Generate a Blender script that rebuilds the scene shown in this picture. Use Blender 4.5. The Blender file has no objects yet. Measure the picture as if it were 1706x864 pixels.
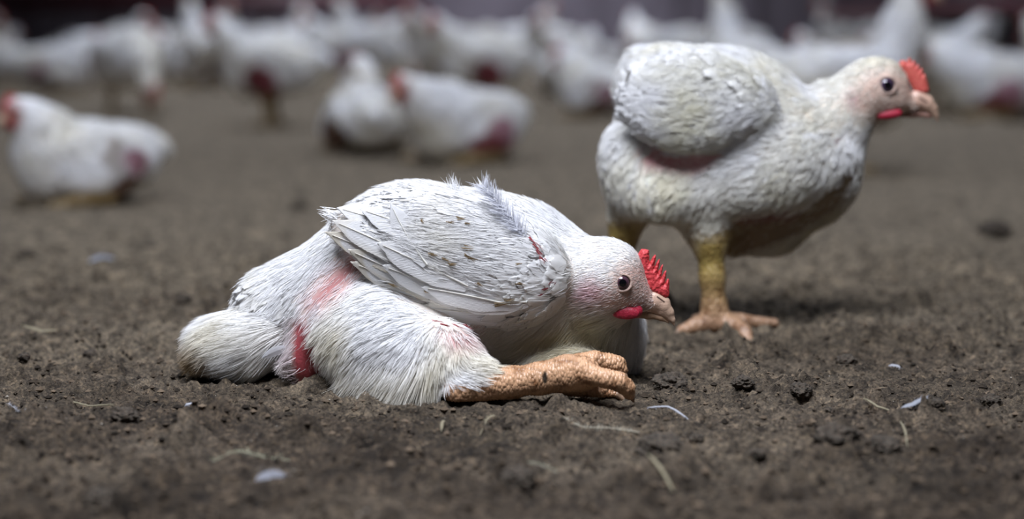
import bpy, bmesh, math
import numpy as np
from mathutils import Vector, Matrix
from mathutils.bvhtree import BVHTree
from mathutils.kdtree import KDTree

# ------------------------------------------------------------------ camera, light, exposure
C = bpy.context.scene.collection
SC = bpy.context.scene
CAMH = 0.30                       # lens height above the litter
FOC = 3317.0                      # focal length in pixels of the 1706-wide frame (70 mm)
HOR = 18.0                        # image row of the horizon
TH = math.atan((432.0 - HOR) / FOC)
cam_d = bpy.data.cameras.new('camera')
cam = bpy.data.objects.new('camera', cam_d); C.objects.link(cam)
cam.location = (0, 0, CAMH); cam.rotation_euler = (math.pi / 2 - TH, 0, 0)
cam_d.sensor_width = 36.0; cam_d.lens = 36.0 * FOC / 1706.0
cam_d.clip_start = 0.05; cam_d.clip_end = 100
cam_d.dof.use_dof = True; cam_d.dof.focus_distance = 1.585; cam_d.dof.aperture_fstop = 2.9
SC.camera = cam
SC.view_settings.view_transform = 'Standard'; SC.view_settings.look = 'None'
SC.view_settings.gamma = 1.0; SC.view_settings.use_curve_mapping = False
SC.view_settings.exposure = 0.0
SC.cycles.use_denoising = True
SC.cycles.max_bounces = 6

w = bpy.data.worlds.new('barn_air'); SC.world = w; w.use_nodes = True
w.node_tree.nodes['Background'].inputs[0].default_value = (0.60, 0.62, 0.80, 1)
w.node_tree.nodes['Background'].inputs[1].default_value = 0.035

def area(name, loc, sx, sy, power, col, aim=None, spread=180):
    d = bpy.data.lights.new(name, 'AREA'); d.shape = 'RECTANGLE'; d.size = sx; d.size_y = sy
    d.energy = power; d.color = col; d.spread = math.radians(spread)
    o = bpy.data.objects.new(name, d); C.objects.link(o); o.location = loc
    if aim is not None:
        o.rotation_euler = (Vector(aim) - Vector(loc)).to_track_quat('-Z', 'Y').to_euler()
    return o
COOL = (0.86, 0.90, 1.0)
area('overhead_lamp', (-0.15, 0.88, 1.75), 1.1, 0.8, 38, COOL, (0.05, 1.6, 0.0), 122)
for lx, ly, pw in ((-0.9, 3.3, 12), (0.9, 3.4, 12), (-1.0, 5.4, 17), (1.0, 5.4, 17), (-1.2, 7.8, 23), (1.2, 7.8, 23), (0.0, 10.2, 36), (0.0, 11.9, 34)):
    area('overhead_lamp', (lx, ly, 2.4), 0.9, 0.5, pw, (0.80, 0.86, 1.0), None, 120)  # the last one, at the back wall, is added to brighten that wall

# ------------------------------------------------------------------ pixel helper, noise, mesh tools
CT, ST = math.cos(TH), math.sin(TH)
def P(px, py, Y):
    """point of the plane y = Y seen at photograph pixel (px, py)"""
    v = (432.0 - py) / FOC; u = (px - 853.0) / FOC
    t = Y / (CT + v * ST)
    return np.array([u * t, Y, CAMH + t * (-ST + v * CT)])
def G(px, py):
    """point of the ground at photograph pixel (px, py)"""
    v = (432.0 - py) / FOC; u = (px - 853.0) / FOC
    t = CAMH / (ST - v * CT)
    return np.array([u * t, t * (CT + v * ST), 0.0])

def _hash(ix, iy, iz, seed):
    h = (ix.astype(np.int64) * 374761393 + iy.astype(np.int64) * 668265263 + iz.astype(np.int64) * 2147483647 + seed * 1274126177) & 0xFFFFFFFF
    h = ((h ^ (h >> 13)) * 1274126177) & 0xFFFFFFFF
    h = ((h ^ (h >> 16)) * 2246822519) & 0xFFFFFFFF
    return ((h ^ (h >> 15)) & 0xFFFFFF) / float(0xFFFFFF)
def vnoise(p, seed=0):
    i = np.floor(p); f = p - i; f = f * f * (3 - 2 * f)
    i = i.astype(np.int64); x, y, z = i[:, 0], i[:, 1], i[:, 2]
    r = 0
    for dx in (0, 1):
        wx = f[:, 0] if dx else 1 - f[:, 0]
        for dy in (0, 1):
            wy = f[:, 1] if dy else 1 - f[:, 1]
            for dz in (0, 1):
                wz = f[:, 2] if dz else 1 - f[:, 2]
                r = r + wx * wy * wz * _hash(x + dx, y + dy, z + dz, seed)
    return r * 2 - 1
def fbm(p, octs=4, seed=0, gain=0.5):
    a = 1.0; r = 0; s = 0
    for o in range(octs):
        r = r + a * vnoise(p * 2.0 ** o + 17.3 * o, seed + o); s += a; a *= gain
    return r / s

def mesh_obj(name, V, F, mat, parent=None, col=None, uv=None, smooth=True, scale=None):
    """V (n,3); F list of arrays (m,3) or (m,4)"""
    me = bpy.data.meshes.new(name)
    V = np.asarray(V, np.float32)
    Fs = [np.asarray(f, np.int32) for f in F if len(f)]
    nl = sum(f.size for f in Fs); nf = sum(len(f) for f in Fs)
    me.vertices.add(len(V)); me.vertices.foreach_set('co', V.ravel())
    me.loops.add(nl); me.polygons.add(nf)
    lv = np.concatenate([f.ravel() for f in Fs])
    tot = np.concatenate([np.full(len(f), f.shape[1], np.int32) for f in Fs])
    st = np.concatenate([[0], np.cumsum(tot)[:-1]]).astype(np.int32)
    me.loops.foreach_set('vertex_index', lv)
    me.polygons.foreach_set('loop_start', st)
    me.polygons.foreach_set('use_smooth', np.full(nf, smooth, bool))
    me.update(calc_edges=True)
    if col is not None:
        a = me.attributes.new('pigment', 'FLOAT_COLOR', 'POINT')
        cc = np.ones((len(V), 4), np.float32); cc[:, :3] = col
        a.data.foreach_set('color', cc.ravel())
    if scale is not None:
        a = me.attributes.new('scaly', 'FLOAT', 'POINT'); a.data.foreach_set('value', np.asarray(scale, np.float32))
    if uv is not None:
        l = me.uv_layers.new(name='UVMap'); l.data.foreach_set('uv', np.asarray(uv, np.float32)[lv].ravel())
    me.validate()
    me.materials.append(mat)
    o = bpy.data.objects.new(name, me); C.objects.link(o)
    if parent is not None: o.parent = parent
    return o
def tag(o, label=None, cat=None, group=None, kind=None):
    if label: o['label'] = label
    if cat: o['category'] = cat
    if group: o['group'] = group
    if kind: o['kind'] = kind
    return o
def empty(name, loc, rz=0):
    o = bpy.data.objects.new(name, None); C.objects.link(o); o.location = loc; o.rotation_euler = (0, 0, rz)
    o.empty_display_size = 0.02
    return o

# ---------------- signed distance modelling
def ell(c, r, rot=None):
    return ('e', np.array(c, float), np.array(r, float), np.eye(3) if rot is None else np.array(rot, float))
def cone(a, b, ra, rb, flat=None):
    return ('c', np.array(a, float), np.array(b, float), ra, rb)
def roty(deg):
    """local x axis tilted: positive raises +x end"""
    a = math.radians(deg); return np.array([[math.cos(a), 0, -math.sin(a)], [0, 1, 0], [math.sin(a), 0, math.cos(a)]])
def bounds(pr):
    if pr[0] == 'e': m = pr[2].max(); return pr[1] - m, pr[1] + m
    m = max(pr[3], pr[4]); return np.minimum(pr[1], pr[2]) - m, np.maximum(pr[1], pr[2]) + m
def deval(pr, X, Y, Z):
    if pr[0] == 'e':
        _, c, r, R = pr
        x, y, z = X - c[0], Y - c[1], Z - c[2]
        lx = (R[0, 0] * x + R[1, 0] * y + R[2, 0] * z) / r[0]
        ly = (R[0, 1] * x + R[1, 1] * y + R[2, 1] * z) / r[1]
        lz = (R[0, 2] * x + R[1, 2] * y + R[2, 2] * z) / r[2]
        k0 = np.sqrt(lx * lx + ly * ly + lz * lz)
        k1 = np.sqrt((lx / r[0]) ** 2 + (ly / r[1]) ** 2 + (lz / r[2]) ** 2) + 1e-6
        return k0 * (k0 - 1) / k1
    _, a, b, ra, rb = pr
    d = b - a; L2 = float(d @ d) + 1e-12
    x, y, z = X - a[0], Y - a[1], Z - a[2]
    h = np.clip((x * d[0] + y * d[1] + z * d[2]) / L2, 0, 1)
    return np.sqrt((x - h * d[0]) ** 2 + (y - h * d[1]) ** 2 + (z - h * d[2]) ** 2) - (ra + (rb - ra) * h)
def sdf_mesh(prims, h, floor=None, sub=()):
    """prims: list of (primitive, blend k). Returns V, F(quads)"""
    lo = np.min([bounds(p)[0] for p, k in prims], 0) - 4 * h
    hi = np.max([bounds(p)[1] for p, k in prims], 0) + 4 * h
    n = np.ceil((hi - lo) / h).astype(int) + 1
    ax = [(lo[i] + h * np.arange(n[i])).astype(np.float32) for i in range(3)]
    f = np.full(tuple(n), 0.05, np.float32)
    for p, k in prims:
        b0, b1 = bounds(p); m = 2 * k + 6 * h
        s = [slice(max(0, int((b0[i] - m - lo[i]) / h)), min(n[i], int((b1[i] + m - lo[i]) / h) + 2)) for i in range(3)]
        X = ax[0][s[0]][:, None, None]; Y = ax[1][s[1]][None, :, None]; Z = ax[2][s[2]][None, None, :]
        d = deval(p, X, Y, Z).astype(np.float32); g = f[s[0], s[1], s[2]]
        hh = np.maximum(k - np.abs(g - d), 0) / k
        f[s[0], s[1], s[2]] = np.minimum(g, d) - hh * hh * k * 0.25
    for p, k in sub:
        b0, b1 = bounds(p); m = 2 * k + 6 * h
        s = [slice(max(0, int((b0[i] - m - lo[i]) / h)), min(n[i], int((b1[i] + m - lo[i]) / h) + 2)) for i in range(3)]
        X = ax[0][s[0]][:, None, None]; Y = ax[1][s[1]][None, :, None]; Z = ax[2][s[2]][None, None, :]
        d = -deval(p, X, Y, Z).astype(np.float32); g = f[s[0], s[1], s[2]]
        hh = np.maximum(k - np.abs(g - d), 0) / k
        f[s[0], s[1], s[2]] = np.maximum(g, d) + hh * hh * k * 0.25
    if floor is not None:
        Z = ax[2][None, None, :]
        f = np.maximum(f, (floor - Z))
    return surface_nets(f, lo, h)
def surface_nets(f, lo, h):
    s = f < 0
    nx, ny, nz = f.shape
    cnt = np.zeros((nx - 1, ny - 1, nz - 1), np.int8)
    for a in (0, 1):
        for b in (0, 1):
            for c in (0, 1):
                cnt += s[a:nx - 1 + a, b:ny - 1 + b, c:nz - 1 + c]
    act = (cnt > 0) & (cnt < 8)
    I, J, K = np.nonzero(act)
    idx = np.full(act.shape, -1, np.int32); idx[I, J, K] = np.arange(len(I))
    acc = np.zeros((len(I), 3)); num = np.zeros(len(I))
    cor = [(a, b, c) for a in (0, 1) for b in (0, 1) for c in (0, 1)]
    for p in cor:
        for ax in range(3):
            if p[ax] == 1: continue
            q = list(p); q[ax] = 1
            f0 = f[I + p[0], J + p[1], K + p[2]]; f1 = f[I + q[0], J + q[1], K + q[2]]
            m = (f0 < 0) != (f1 < 0)
            t = np.where(m, f0 / np.where(np.abs(f0 - f1) < 1e-12, 1, f0 - f1), 0)
            pos = np.tile(np.array(p, float), (len(I), 1)); pos[:, ax] += t
            acc[m] += pos[m]; num[m] += 1
    V = np.stack([I, J, K], 1) + acc / num[:, None]
    V = V * h + lo
    F = []
    # x edges
    for ax in range(3):
        sl0 = [slice(1, -1)] * 3; sl1 = [slice(1, -1)] * 3
        sl0[ax] = slice(0, -1); sl1[ax] = slice(1, None)
        a = s[tuple(sl0)]; b = s[tuple(sl1)]
        ii = np.array(np.nonzero(a != b)).T
        ins = a[tuple(ii.T)]
        off = [1, 1, 1]; off[ax] = 0
        ii = ii + np.array(off)
        o1, o2 = [(1, 2), (2, 0), (0, 1)][ax]
        def cell(d1, d2):
            t = ii.copy(); t[:, o1] -= d1; t[:, o2] -= d2
            return idx[t[:, 0], t[:, 1], t[:, 2]]
        q = np.stack([cell(1, 1), cell(0, 1), cell(0, 0), cell(1, 0)], 1)
        q[~ins] = q[~ins][:, ::-1]
        F.append(q)
    return V, np.concatenate(F)
def vnormals(V, F):
    n = np.cross(V[F[:, 2]] - V[F[:, 0]], V[F[:, 3]] - V[F[:, 1]])
    N = np.zeros_like(V)
    for c in range(4): np.add.at(N, F[:, c], n)
    return N / (np.linalg.norm(N, axis=1, keepdims=True) + 1e-12)
def relax(V, F, it=2):
    for _ in range(it):
        A = np.zeros_like(V); c = np.zeros(len(V))
        for a, b in ((0, 1), (1, 2), (2, 3), (3, 0)):
            np.add.at(A, F[:, a], V[F[:, b]]); np.add.at(A, F[:, b], V[F[:, a]])
            np.add.at(c, F[:, a], 1); np.add.at(c, F[:, b], 1)
        V = 0.5 * V + 0.5 * A / np.maximum(c, 1)[:, None]
    return V
def smooth_n(N, F, it=14):
    for _ in range(it):
        A = np.zeros_like(N); m = N[F].mean(1)
        for c in range(4): np.add.at(A, F[:, c], m)
        N = unit(A)
    return N
def sample(V, F, N, n, rng, dens=None):
    T = np.concatenate([F[:, [0, 1, 2]], F[:, [0, 2, 3]]])
    ar = np.linalg.norm(np.cross(V[T[:, 1]] - V[T[:, 0]], V[T[:, 2]] - V[T[:, 0]]), axis=1)
    if dens is not None: ar = ar * dens[T].mean(1)
    cum = np.cumsum(ar); k = np.searchsorted(cum, rng.random(n) * cum[-1]); k = np.minimum(k, len(T) - 1)
    r1 = np.sqrt(rng.random(n)); r2 = rng.random(n)
    wts = np.stack([1 - r1, r1 * (1 - r2), r1 * r2], 1)[:, :, None]
    p = (V[T[k]] * wts).sum(1); nn = (N[T[k]] * wts).sum(1)
    nn /= np.linalg.norm(nn, axis=1, keepdims=True) + 1e-12
    return p, nn
def unit(a): return a / (np.linalg.norm(a, axis=-1, keepdims=True) + 1e-12)
def tangent(d, n): return unit(d - n * (d * n).sum(1, keepdims=True))

def strands(p, n, d, L, W, lift, curl, col, tipcol=None, segs=3, rng=None, side=None):
    """tapering ribbons lying along d on a surface with normal n"""
    m = len(p); t = np.linspace(0, 1, segs + 1)
    b = unit(np.cross(d, n))
    if rng is not None:                       # twist ribbons so that they are not all parallel
        a = rng.normal(0, 0.5, m)[:, None]; b = unit(b * np.cos(a) + n * np.sin(a))
    V = np.zeros((m, segs + 1, 2, 3)); Cc = np.zeros((m, segs + 1, 2, 3))
    tip = col if tipcol is None else tipcol
    for i, s in enumerate(t):
        h = lift * L * s + curl * L * s * s
        c = p + d * (L * s * (1 - 0.25 * np.abs(lift)))[:, None] + n * h[:, None]
        if side is not None: c = c + side * (s * s)
        ww = W * (1 - 0.85 * s ** 1.5) * 0.5
        V[:, i, 0] = c + b * ww[:, None]; V[:, i, 1] = c - b * ww[:, None]
        Cc[:, i, :] = (col * (1 - s) + tip * s)[:, None]
    base = (np.arange(m) * (segs + 1) * 2)[:, None]
    F = np.concatenate([base + np.array([2 * i, 2 * i + 1, 2 * i + 3, 2 * i + 2]) for i in range(segs)])
    return V.reshape(-1, 3), F, Cc.reshape(-1, 3)
def vanes(p, n, d, L, W, lift, curl, col, rng, nu=6, ns=8, cup=0.25, tip=2.2, fray=0.06, edge=None, sidebend=None):
    """whole feathers: cupped sheets with rounded, slightly frayed ends and a raised shaft"""
    m = len(p); b = unit(np.cross(d, n))
    us = np.linspace(-1, 1, nu + 1); ss = 1 - (1 - np.linspace(0, 1, ns + 1)) ** 1.8
    V = np.zeros((m, ns + 1, nu + 1, 3)); Cc = np.zeros((m, ns + 1, nu + 1, 3)); UV = np.zeros((m, ns + 1, nu + 1, 2))
    off = rng.random((m, 2)) * 7
    sb = np.zeros(m) if sidebend is None else sidebend
    for i, s in enumerate(ss):
        wid = (1 - s ** (tip * 1.7) * 0.995) ** 0.5 * min(1, 0.45 + s * 1.6)
        for j, u in enumerate(us):
            fr = 1 + fray * rng.normal(0, 1, m) * (abs(u) > 0.9 or s > 0.9)
            se = (s - 0.10 * abs(u) ** 2 * s) * (1 + fray * 0.5 * rng.normal(0, 1, m) * (s > 0.9))
            x = L * se; y = W * 0.5 * u * wid * fr
            hgt = L * (lift * se + curl * se * se) - W * cup * 0.5 * u * u * wid + (0.0003 if abs(u) < 0.05 else 0)
            V[:, i, j] = p + d * x[:, None] + b * (y + sb * L * se * se)[:, None] + n * hgt[:, None]
            Cc[:, i, j] = col
            if edge is not None:
                e = np.clip((abs(u) * wid - 0.45) * 1.2, 0, 1) + (0.5 if s > 0.85 else 0)
                Cc[:, i, j] = col * (1 - min(e, 1)) + edge * min(e, 1)
            UV[:, i, j, 0] = u + off[:, 0]; UV[:, i, j, 1] = s * 2 + off[:, 1]
    base = (np.arange(m) * (ns + 1) * (nu + 1))[:, None]; q = nu + 1
    F = np.concatenate([base + np.array([i * q + j, i * q + j + 1, (i + 1) * q + j + 1, (i + 1) * q + j]) for i in range(ns) for j in range(nu)])
    return V.reshape(-1, 3), F, Cc.reshape(-1, 3), UV.reshape(-1, 2)
class Acc:
    def __init__(s): s.V = []; s.F = []; s.C = []; s.U = []; s.n = 0
    def add(s, V, F, Cc, U=None):
        s.V.append(V); s.F.append(F + s.n); s.C.append(Cc); s.n += len(V)
        s.U.append(np.tile([[0.5, 0.5]], (len(V), 1)) if U is None else U)
    def build(s, name, mat, parent):
        return mesh_obj(name, np.concatenate(s.V), s.F, mat, parent, np.concatenate(s.C), np.concatenate(s.U))

# ------------------------------------------------------------------ materials
def mat(name):
    m = bpy.data.materials.new(name); m.use_nodes = True
    nt = m.node_tree; b = nt.nodes['Principled BSDF']
    return m, nt, b
def N_(nt, t, **kw):
    n = nt.nodes.new(t)
    for k, v in kw.items():
        if k.startswith('i_'): n.inputs[k[2:]].default_value = v
        else: setattr(n, k, v)
    return n
def ramp(nt, stops):
    r = nt.nodes.new('ShaderNodeValToRGB'); e = r.color_ramp.elements
    while len(e) < len(stops): e.new(0.5)
    for x, (p, c) in zip(e, stops): x.position = p; x.color = (*c, 1)
    return r
def feather_mat():
    m, nt, b = mat('feather'); L = nt.links
    at = N_(nt, 'ShaderNodeAttribute', attribute_name='pigment')
    b.inputs['Roughness'].default_value = 0.75; b.inputs['Specular IOR Level'].default_value = 0.25
    b.inputs['Sheen Weight'].default_value = 0.12
    L.new(at.outputs['Color'], b.inputs['Base Color'])
    uv = N_(nt, 'ShaderNodeUVMap'); mp = N_(nt, 'ShaderNodeMapping'); L.new(uv.outputs[0], mp.inputs[0])
    wv = N_(nt, 'ShaderNodeTexWave', wave_type='BANDS', bands_direction='DIAGONAL')
    wv.inputs['Scale'].default_value = 7; wv.inputs['Distortion'].default_value = 2.0; wv.inputs['Detail'].default_value = 2
    L.new(mp.outputs[0], wv.inputs['Vector'])
    bp = N_(nt, 'ShaderNodeBump'); bp.inputs['Strength'].default_value = 0.35; bp.inputs['Distance'].default_value = 0.0006
    L.new(wv.outputs['Fac'], bp.inputs['Height']); L.new(bp.outputs[0], b.inputs['Normal'])
    tr = N_(nt, 'ShaderNodeBsdfTranslucent'); L.new(at.outputs['Color'], tr.inputs[0])
    mx = N_(nt, 'ShaderNodeMixShader'); mx.inputs[0].default_value = 0.34
    L.new(b.outputs[0], mx.inputs[1]); L.new(tr.outputs[0], mx.inputs[2])
    L.new(mx.outputs[0], nt.nodes['Material Output'].inputs[0])
    return m
def body_mat():
    m, nt, b = mat('bird_skin'); L = nt.links
    at = N_(nt, 'ShaderNodeAttribute', attribute_name='pigment')
    sc = N_(nt, 'ShaderNodeAttribute', attribute_name='scaly')
    tc = N_(nt, 'ShaderNodeTexCoord')
    mp = N_(nt, 'ShaderNodeMapping'); mp.inputs['Scale'].default_value = (1.15, 0.5, 0.55); L.new(tc.outputs['Object'], mp.inputs[0])
    vo = N_(nt, 'ShaderNodeTexVoronoi'); vo.inputs['Scale'].default_value = 430; L.new(mp.outputs[0], vo.inputs['Vector'])
    no = N_(nt, 'ShaderNodeTexNoise'); no.inputs['Scale'].default_value = 420; no.inputs['Detail'].default_value = 3
    L.new(tc.outputs['Object'], no.inputs['Vector'])
    b1 = N_(nt, 'ShaderNodeBump', invert=True); b1.inputs['Distance'].default_value = 0.0016
    L.new(sc.outputs['Fac'], b1.inputs['Strength']); L.new(vo.outputs['Distance'], b1.inputs['Height'])
    b2 = N_(nt, 'ShaderNodeBump'); b2.inputs['Strength'].default_value = 0.4; b2.inputs['Distance'].default_value = 0.001
    L.new(no.outputs['Fac'], b2.inputs['Height']); L.new(b1.outputs[0], b2.inputs['Normal'])
    L.new(b2.outputs[0], b.inputs['Normal'])
    # dirt in blotches
    n2 = N_(nt, 'ShaderNodeTexNoise'); n2.inputs['Scale'].default_value = 95; n2.inputs['Detail'].default_value = 5
    L.new(tc.outputs['Object'], n2.inputs['Vector'])
    rp = ramp(nt, [(0.34, (0.45, 0.36, 0.28)), (0.48, (1, 1, 1))]); L.new(n2.outputs['Fac'], rp.inputs[0])
    mix = N_(nt, 'ShaderNodeMix', data_type='RGBA', blend_type='MULTIPLY')
    L.new(sc.outputs['Fac'], mix.inputs[0]); L.new(at.outputs['Color'], mix.inputs[6]); L.new(rp.outputs[0], mix.inputs[7])
    L.new(mix.outputs[2], b.inputs['Base Color'])
    b.inputs['Roughness'].default_value = 0.36; b.inputs['Specular IOR Level'].default_value = 0.5
    b.inputs['Subsurface Weight'].default_value = 0.08; b.inputs['Subsurface Radius'].default_value = (0.004, 0.002, 0.001)
    return m
def flesh(name, col, col2, rough=0.5, scale=500, bump=0.5):
    m, nt, b = mat(name); L = nt.links
    tc = N_(nt, 'ShaderNodeTexCoord'); no = N_(nt, 'ShaderNodeTexNoise'); no.inputs['Scale'].default_value = scale; no.inputs['Detail'].default_value = 4
    L.new(tc.outputs['Object'], no.inputs['Vector'])
    rp = ramp(nt, [(0.35, col2), (0.65, col)]); L.new(no.outputs['Fac'], rp.inputs[0]); L.new(rp.outputs[0], b.inputs['Base Color'])
    bp = N_(nt, 'ShaderNodeBump'); bp.inputs['Strength'].default_value = bump; bp.inputs['Distance'].default_value = 0.0012
    L.new(no.outputs['Fac'], bp.inputs['Height']); L.new(bp.outputs[0], b.inputs['Normal'])
    b.inputs['Roughness'].default_value = rough
    b.inputs['Subsurface Weight'].default_value = 0.1; b.inputs['Subsurface Radius'].default_value = (0.003, 0.001, 0.001)
    return m
def pig_mat(name, rough, spec=0.5, bump=0.0, scale=300):
    m, nt, b = mat(name); L = nt.links
    at = N_(nt, 'ShaderNodeAttribute', attribute_name='pigment'); L.new(at.outputs['Color'], b.inputs['Base Color'])
    b.inputs['Roughness'].default_value = rough; b.inputs['Specular IOR Level'].default_value = spec
    if bump:
        tc = N_(nt, 'ShaderNodeTexCoord'); no = N_(nt, 'ShaderNodeTexNoise'); no.inputs['Scale'].default_value = scale; no.inputs['Detail'].default_value = 5
        L.new(tc.outputs['Object'], no.inputs['Vector'])
        bp = N_(nt, 'ShaderNodeBump'); bp.inputs['Strength'].default_value = bump; bp.inputs['Distance'].default_value = 0.002
        L.new(no.outputs['Fac'], bp.inputs['Height']); L.new(bp.outputs[0], b.inputs['Normal'])
    return m
M_feather = feather_mat(); M_skin = body_mat()
M_comb = flesh('comb_red', (0.60, 0.055, 0.060), (0.42, 0.028, 0.035), 0.55, 420)
M_comb2 = flesh('comb_pale_red', (0.62, 0.14, 0.10), (0.48, 0.065, 0.06), 0.55, 420)
M_wattle = flesh('wattle_red', (0.42, 0.02, 0.05), (0.28, 0.012, 0.03), 0.5, 500)
M_beak = pig_mat('beak_horn', 0.38, 0.5, 0.25, 400)
M_eye = pig_mat('eye_glassy', 0.04, 0.8)
M_lid = flesh('eyelid_skin', (0.50, 0.37, 0.31), (0.36, 0.24, 0.20), 0.55, 700, 0.4)

def ground_mat():
    m, nt, b = mat('litter_earth'); L = nt.links
    tc = N_(nt, 'ShaderNodeTexCoord')
    def noise(s, d, r=0.6):
        n = N_(nt, 'ShaderNodeTexNoise'); n.inputs['Scale'].default_value = s; n.inputs['Detail'].default_value = d; n.inputs['Roughness'].default_value = r
        L.new(tc.outputs['Object'], n.inputs['Vector']); return n
    n1, n2, n3 = noise(6, 5), noise(48, 6, 0.75), noise(300, 4, 0.75)
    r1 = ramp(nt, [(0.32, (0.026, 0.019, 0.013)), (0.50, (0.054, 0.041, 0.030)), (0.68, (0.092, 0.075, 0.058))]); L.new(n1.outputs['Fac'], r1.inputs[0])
    r2 = ramp(nt, [(0.34, (0.22, 0.19, 0.16)), (0.49, (0.9, 0.88, 0.84)), (0.68, (1.7, 1.62, 1.5))]); L.new(n2.outputs['Fac'], r2.inputs[0])
    r3 = ramp(nt, [(0.32, (0.28, 0.25, 0.23)), (0.50, (0.95, 0.95, 0.95)), (0.68, (2.1, 2.0, 1.8))]); L.new(n3.outputs['Fac'], r3.inputs[0])
    m1 = N_(nt, 'ShaderNodeMix', data_type='RGBA', blend_type='MULTIPLY'); m1.inputs[0].default_value = 1
    # dimmer foreground painted into the litter colour: darker in front, paler behind, uneven border
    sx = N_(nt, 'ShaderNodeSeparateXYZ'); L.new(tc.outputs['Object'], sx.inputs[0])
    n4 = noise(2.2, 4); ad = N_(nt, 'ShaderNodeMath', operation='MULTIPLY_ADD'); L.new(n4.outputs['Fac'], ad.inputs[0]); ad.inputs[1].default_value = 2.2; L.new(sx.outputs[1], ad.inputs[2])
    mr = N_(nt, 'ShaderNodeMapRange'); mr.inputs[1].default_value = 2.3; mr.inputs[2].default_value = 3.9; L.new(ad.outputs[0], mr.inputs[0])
    falloff_mix = N_(nt, 'ShaderNodeMix', data_type='RGBA', blend_type='MIX'); L.new(mr.outputs[0], falloff_mix.inputs[0]); L.new(r1.outputs[0], falloff_mix.inputs[6]); falloff_mix.inputs[7].default_value = (0.205, 0.174, 0.134, 1)
    m2 = N_(nt, 'ShaderNodeMix', data_type='RGBA', blend_type='MULTIPLY'); m2.inputs[0].default_value = 1
    L.new(falloff_mix.outputs[2], m1.inputs[6]); L.new(r2.outputs[0], m1.inputs[7])
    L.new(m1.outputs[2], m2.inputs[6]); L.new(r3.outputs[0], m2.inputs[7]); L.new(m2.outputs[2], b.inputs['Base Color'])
    bp = N_(nt, 'ShaderNodeBump'); bp.inputs['Strength'].default_value = 1.0; bp.inputs['Distance'].default_value = 0.004
    L.new(n3.outputs['Fac'], bp.inputs['Height']); L.new(bp.outputs[0], b.inputs['Normal'])
    b.inputs['Roughness'].default_value = 0.85; b.inputs['Specular IOR Level'].default_value = 0.25
    return m
M_ground = ground_mat()
M_clod = flesh('clod_earth', (0.070, 0.053, 0.037), (0.020, 0.015, 0.010), 0.9, 330, 1.0)
M_litter = pig_mat('litter_bits', 0.85, 0.2)
M_wall = flesh('barn_wall_paint', (0.24, 0.21, 0.25), (0.17, 0.145, 0.175), 0.7, 3, 0.1)
M_red = flesh('line_maroon', (0.10, 0.02, 0.03), (0.07, 0.014, 0.02), 0.45, 20, 0.1)
M_metal = flesh('line_steel', (0.22, 0.21, 0.22), (0.16, 0.15, 0.16), 0.4, 40, 0.1)

# ------------------------------------------------------------------ the setting
def axis(a0, a1, step, lo, hi, g):
    m = list(np.arange(a0, a1 + step * 0.5, step))
    s = step; x = a1
    while x < hi: s *= g; x += s; m.append(x)
    s = step; x = a0; l = []
    while x > lo: s *= g; x -= s; l.append(x)
    return np.array(l[::-1] + m)
def ground_height(x, y):
    p = np.stack([x, y, np.zeros_like(x)], 1)
    h = 0.0045 * fbm(p * 9, 3, 3) + 0.0035 * fbm(p * 38, 3, 11)
    r = 1 - np.abs(fbm(p * 95, 3, 21)); h += 0.0050 * (r ** 2 - 0.55)
    h += 0.0042 * np.maximum(fbm(p * 210, 2, 31), -0.25) + 0.004 * np.maximum(fbm(p * 70, 2, 61) - .22, 0) / .4
    lump = np.maximum(fbm(p * 26, 2, 41) - 0.22, 0); h += 0.026 * lump * (1 + 0.8 * fbm(p * 130, 2, 5))
    return h - 0.004
gx = axis(-0.62, 0.62, 0.0024, -5.5, 5.5, 1.06); gy = axis(0.92, 2.3, 0.0024, 0.3, 13.0, 1.035)
XX, YY = np.meshgrid(gx, gy, indexing='ij')
hz = ground_height(XX.ravel(), YY.ravel())
nxg, nyg = len(gx), len(gy)
ii = np.arange(nxg * nyg).reshape(nxg, nyg)
Fg = np.stack([ii[:-1, :-1].ravel(), ii[1:, :-1].ravel(), ii[1:, 1:].ravel(), ii[:-1, 1:].ravel()], 1)
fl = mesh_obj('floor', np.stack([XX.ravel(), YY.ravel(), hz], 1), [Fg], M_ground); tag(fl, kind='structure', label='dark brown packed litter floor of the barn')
def gz(x, y): return float(ground_height(np.array([x]), np.array([y]))[0])

def box(bm, x0, x1, y0, y1, z0, z1):
    r = bmesh.ops.create_cube(bm, size=1)
    for v in r['verts']:
        v.co = Vector(((x0 + x1) / 2 + v.co.x * (x1 - x0), (y0 + y1) / 2 + v.co.y * (y1 - y0), (z0 + z1) / 2 + v.co.z * (z1 - z0)))
def bm_obj(name, bm, m, parent=None, smooth=False):
    me = bpy.data.meshes.new(name); bm.to_mesh(me); bm.free(); me.materials.append(m)
    if smooth: me.polygons.foreach_set('use_smooth', np.ones(len(me.polygons), bool))
    o = bpy.data.objects.new(name, me); C.objects.link(o)
    if parent: o.parent = parent
    return o
bm = bmesh.new(); box(bm, -5.5, 5.5, 12.6, 12.75, -0.05, 2.6)
for k in range(22):
    box(bm, -5.5 + k * 0.5, -5.47 + k * 0.5, 12.57, 12.6, -0.05, 2.6)
tag(bm_obj('wall_back', bm, M_wall), kind='structure', label='dark purple grey barn wall far behind the flock')

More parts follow.
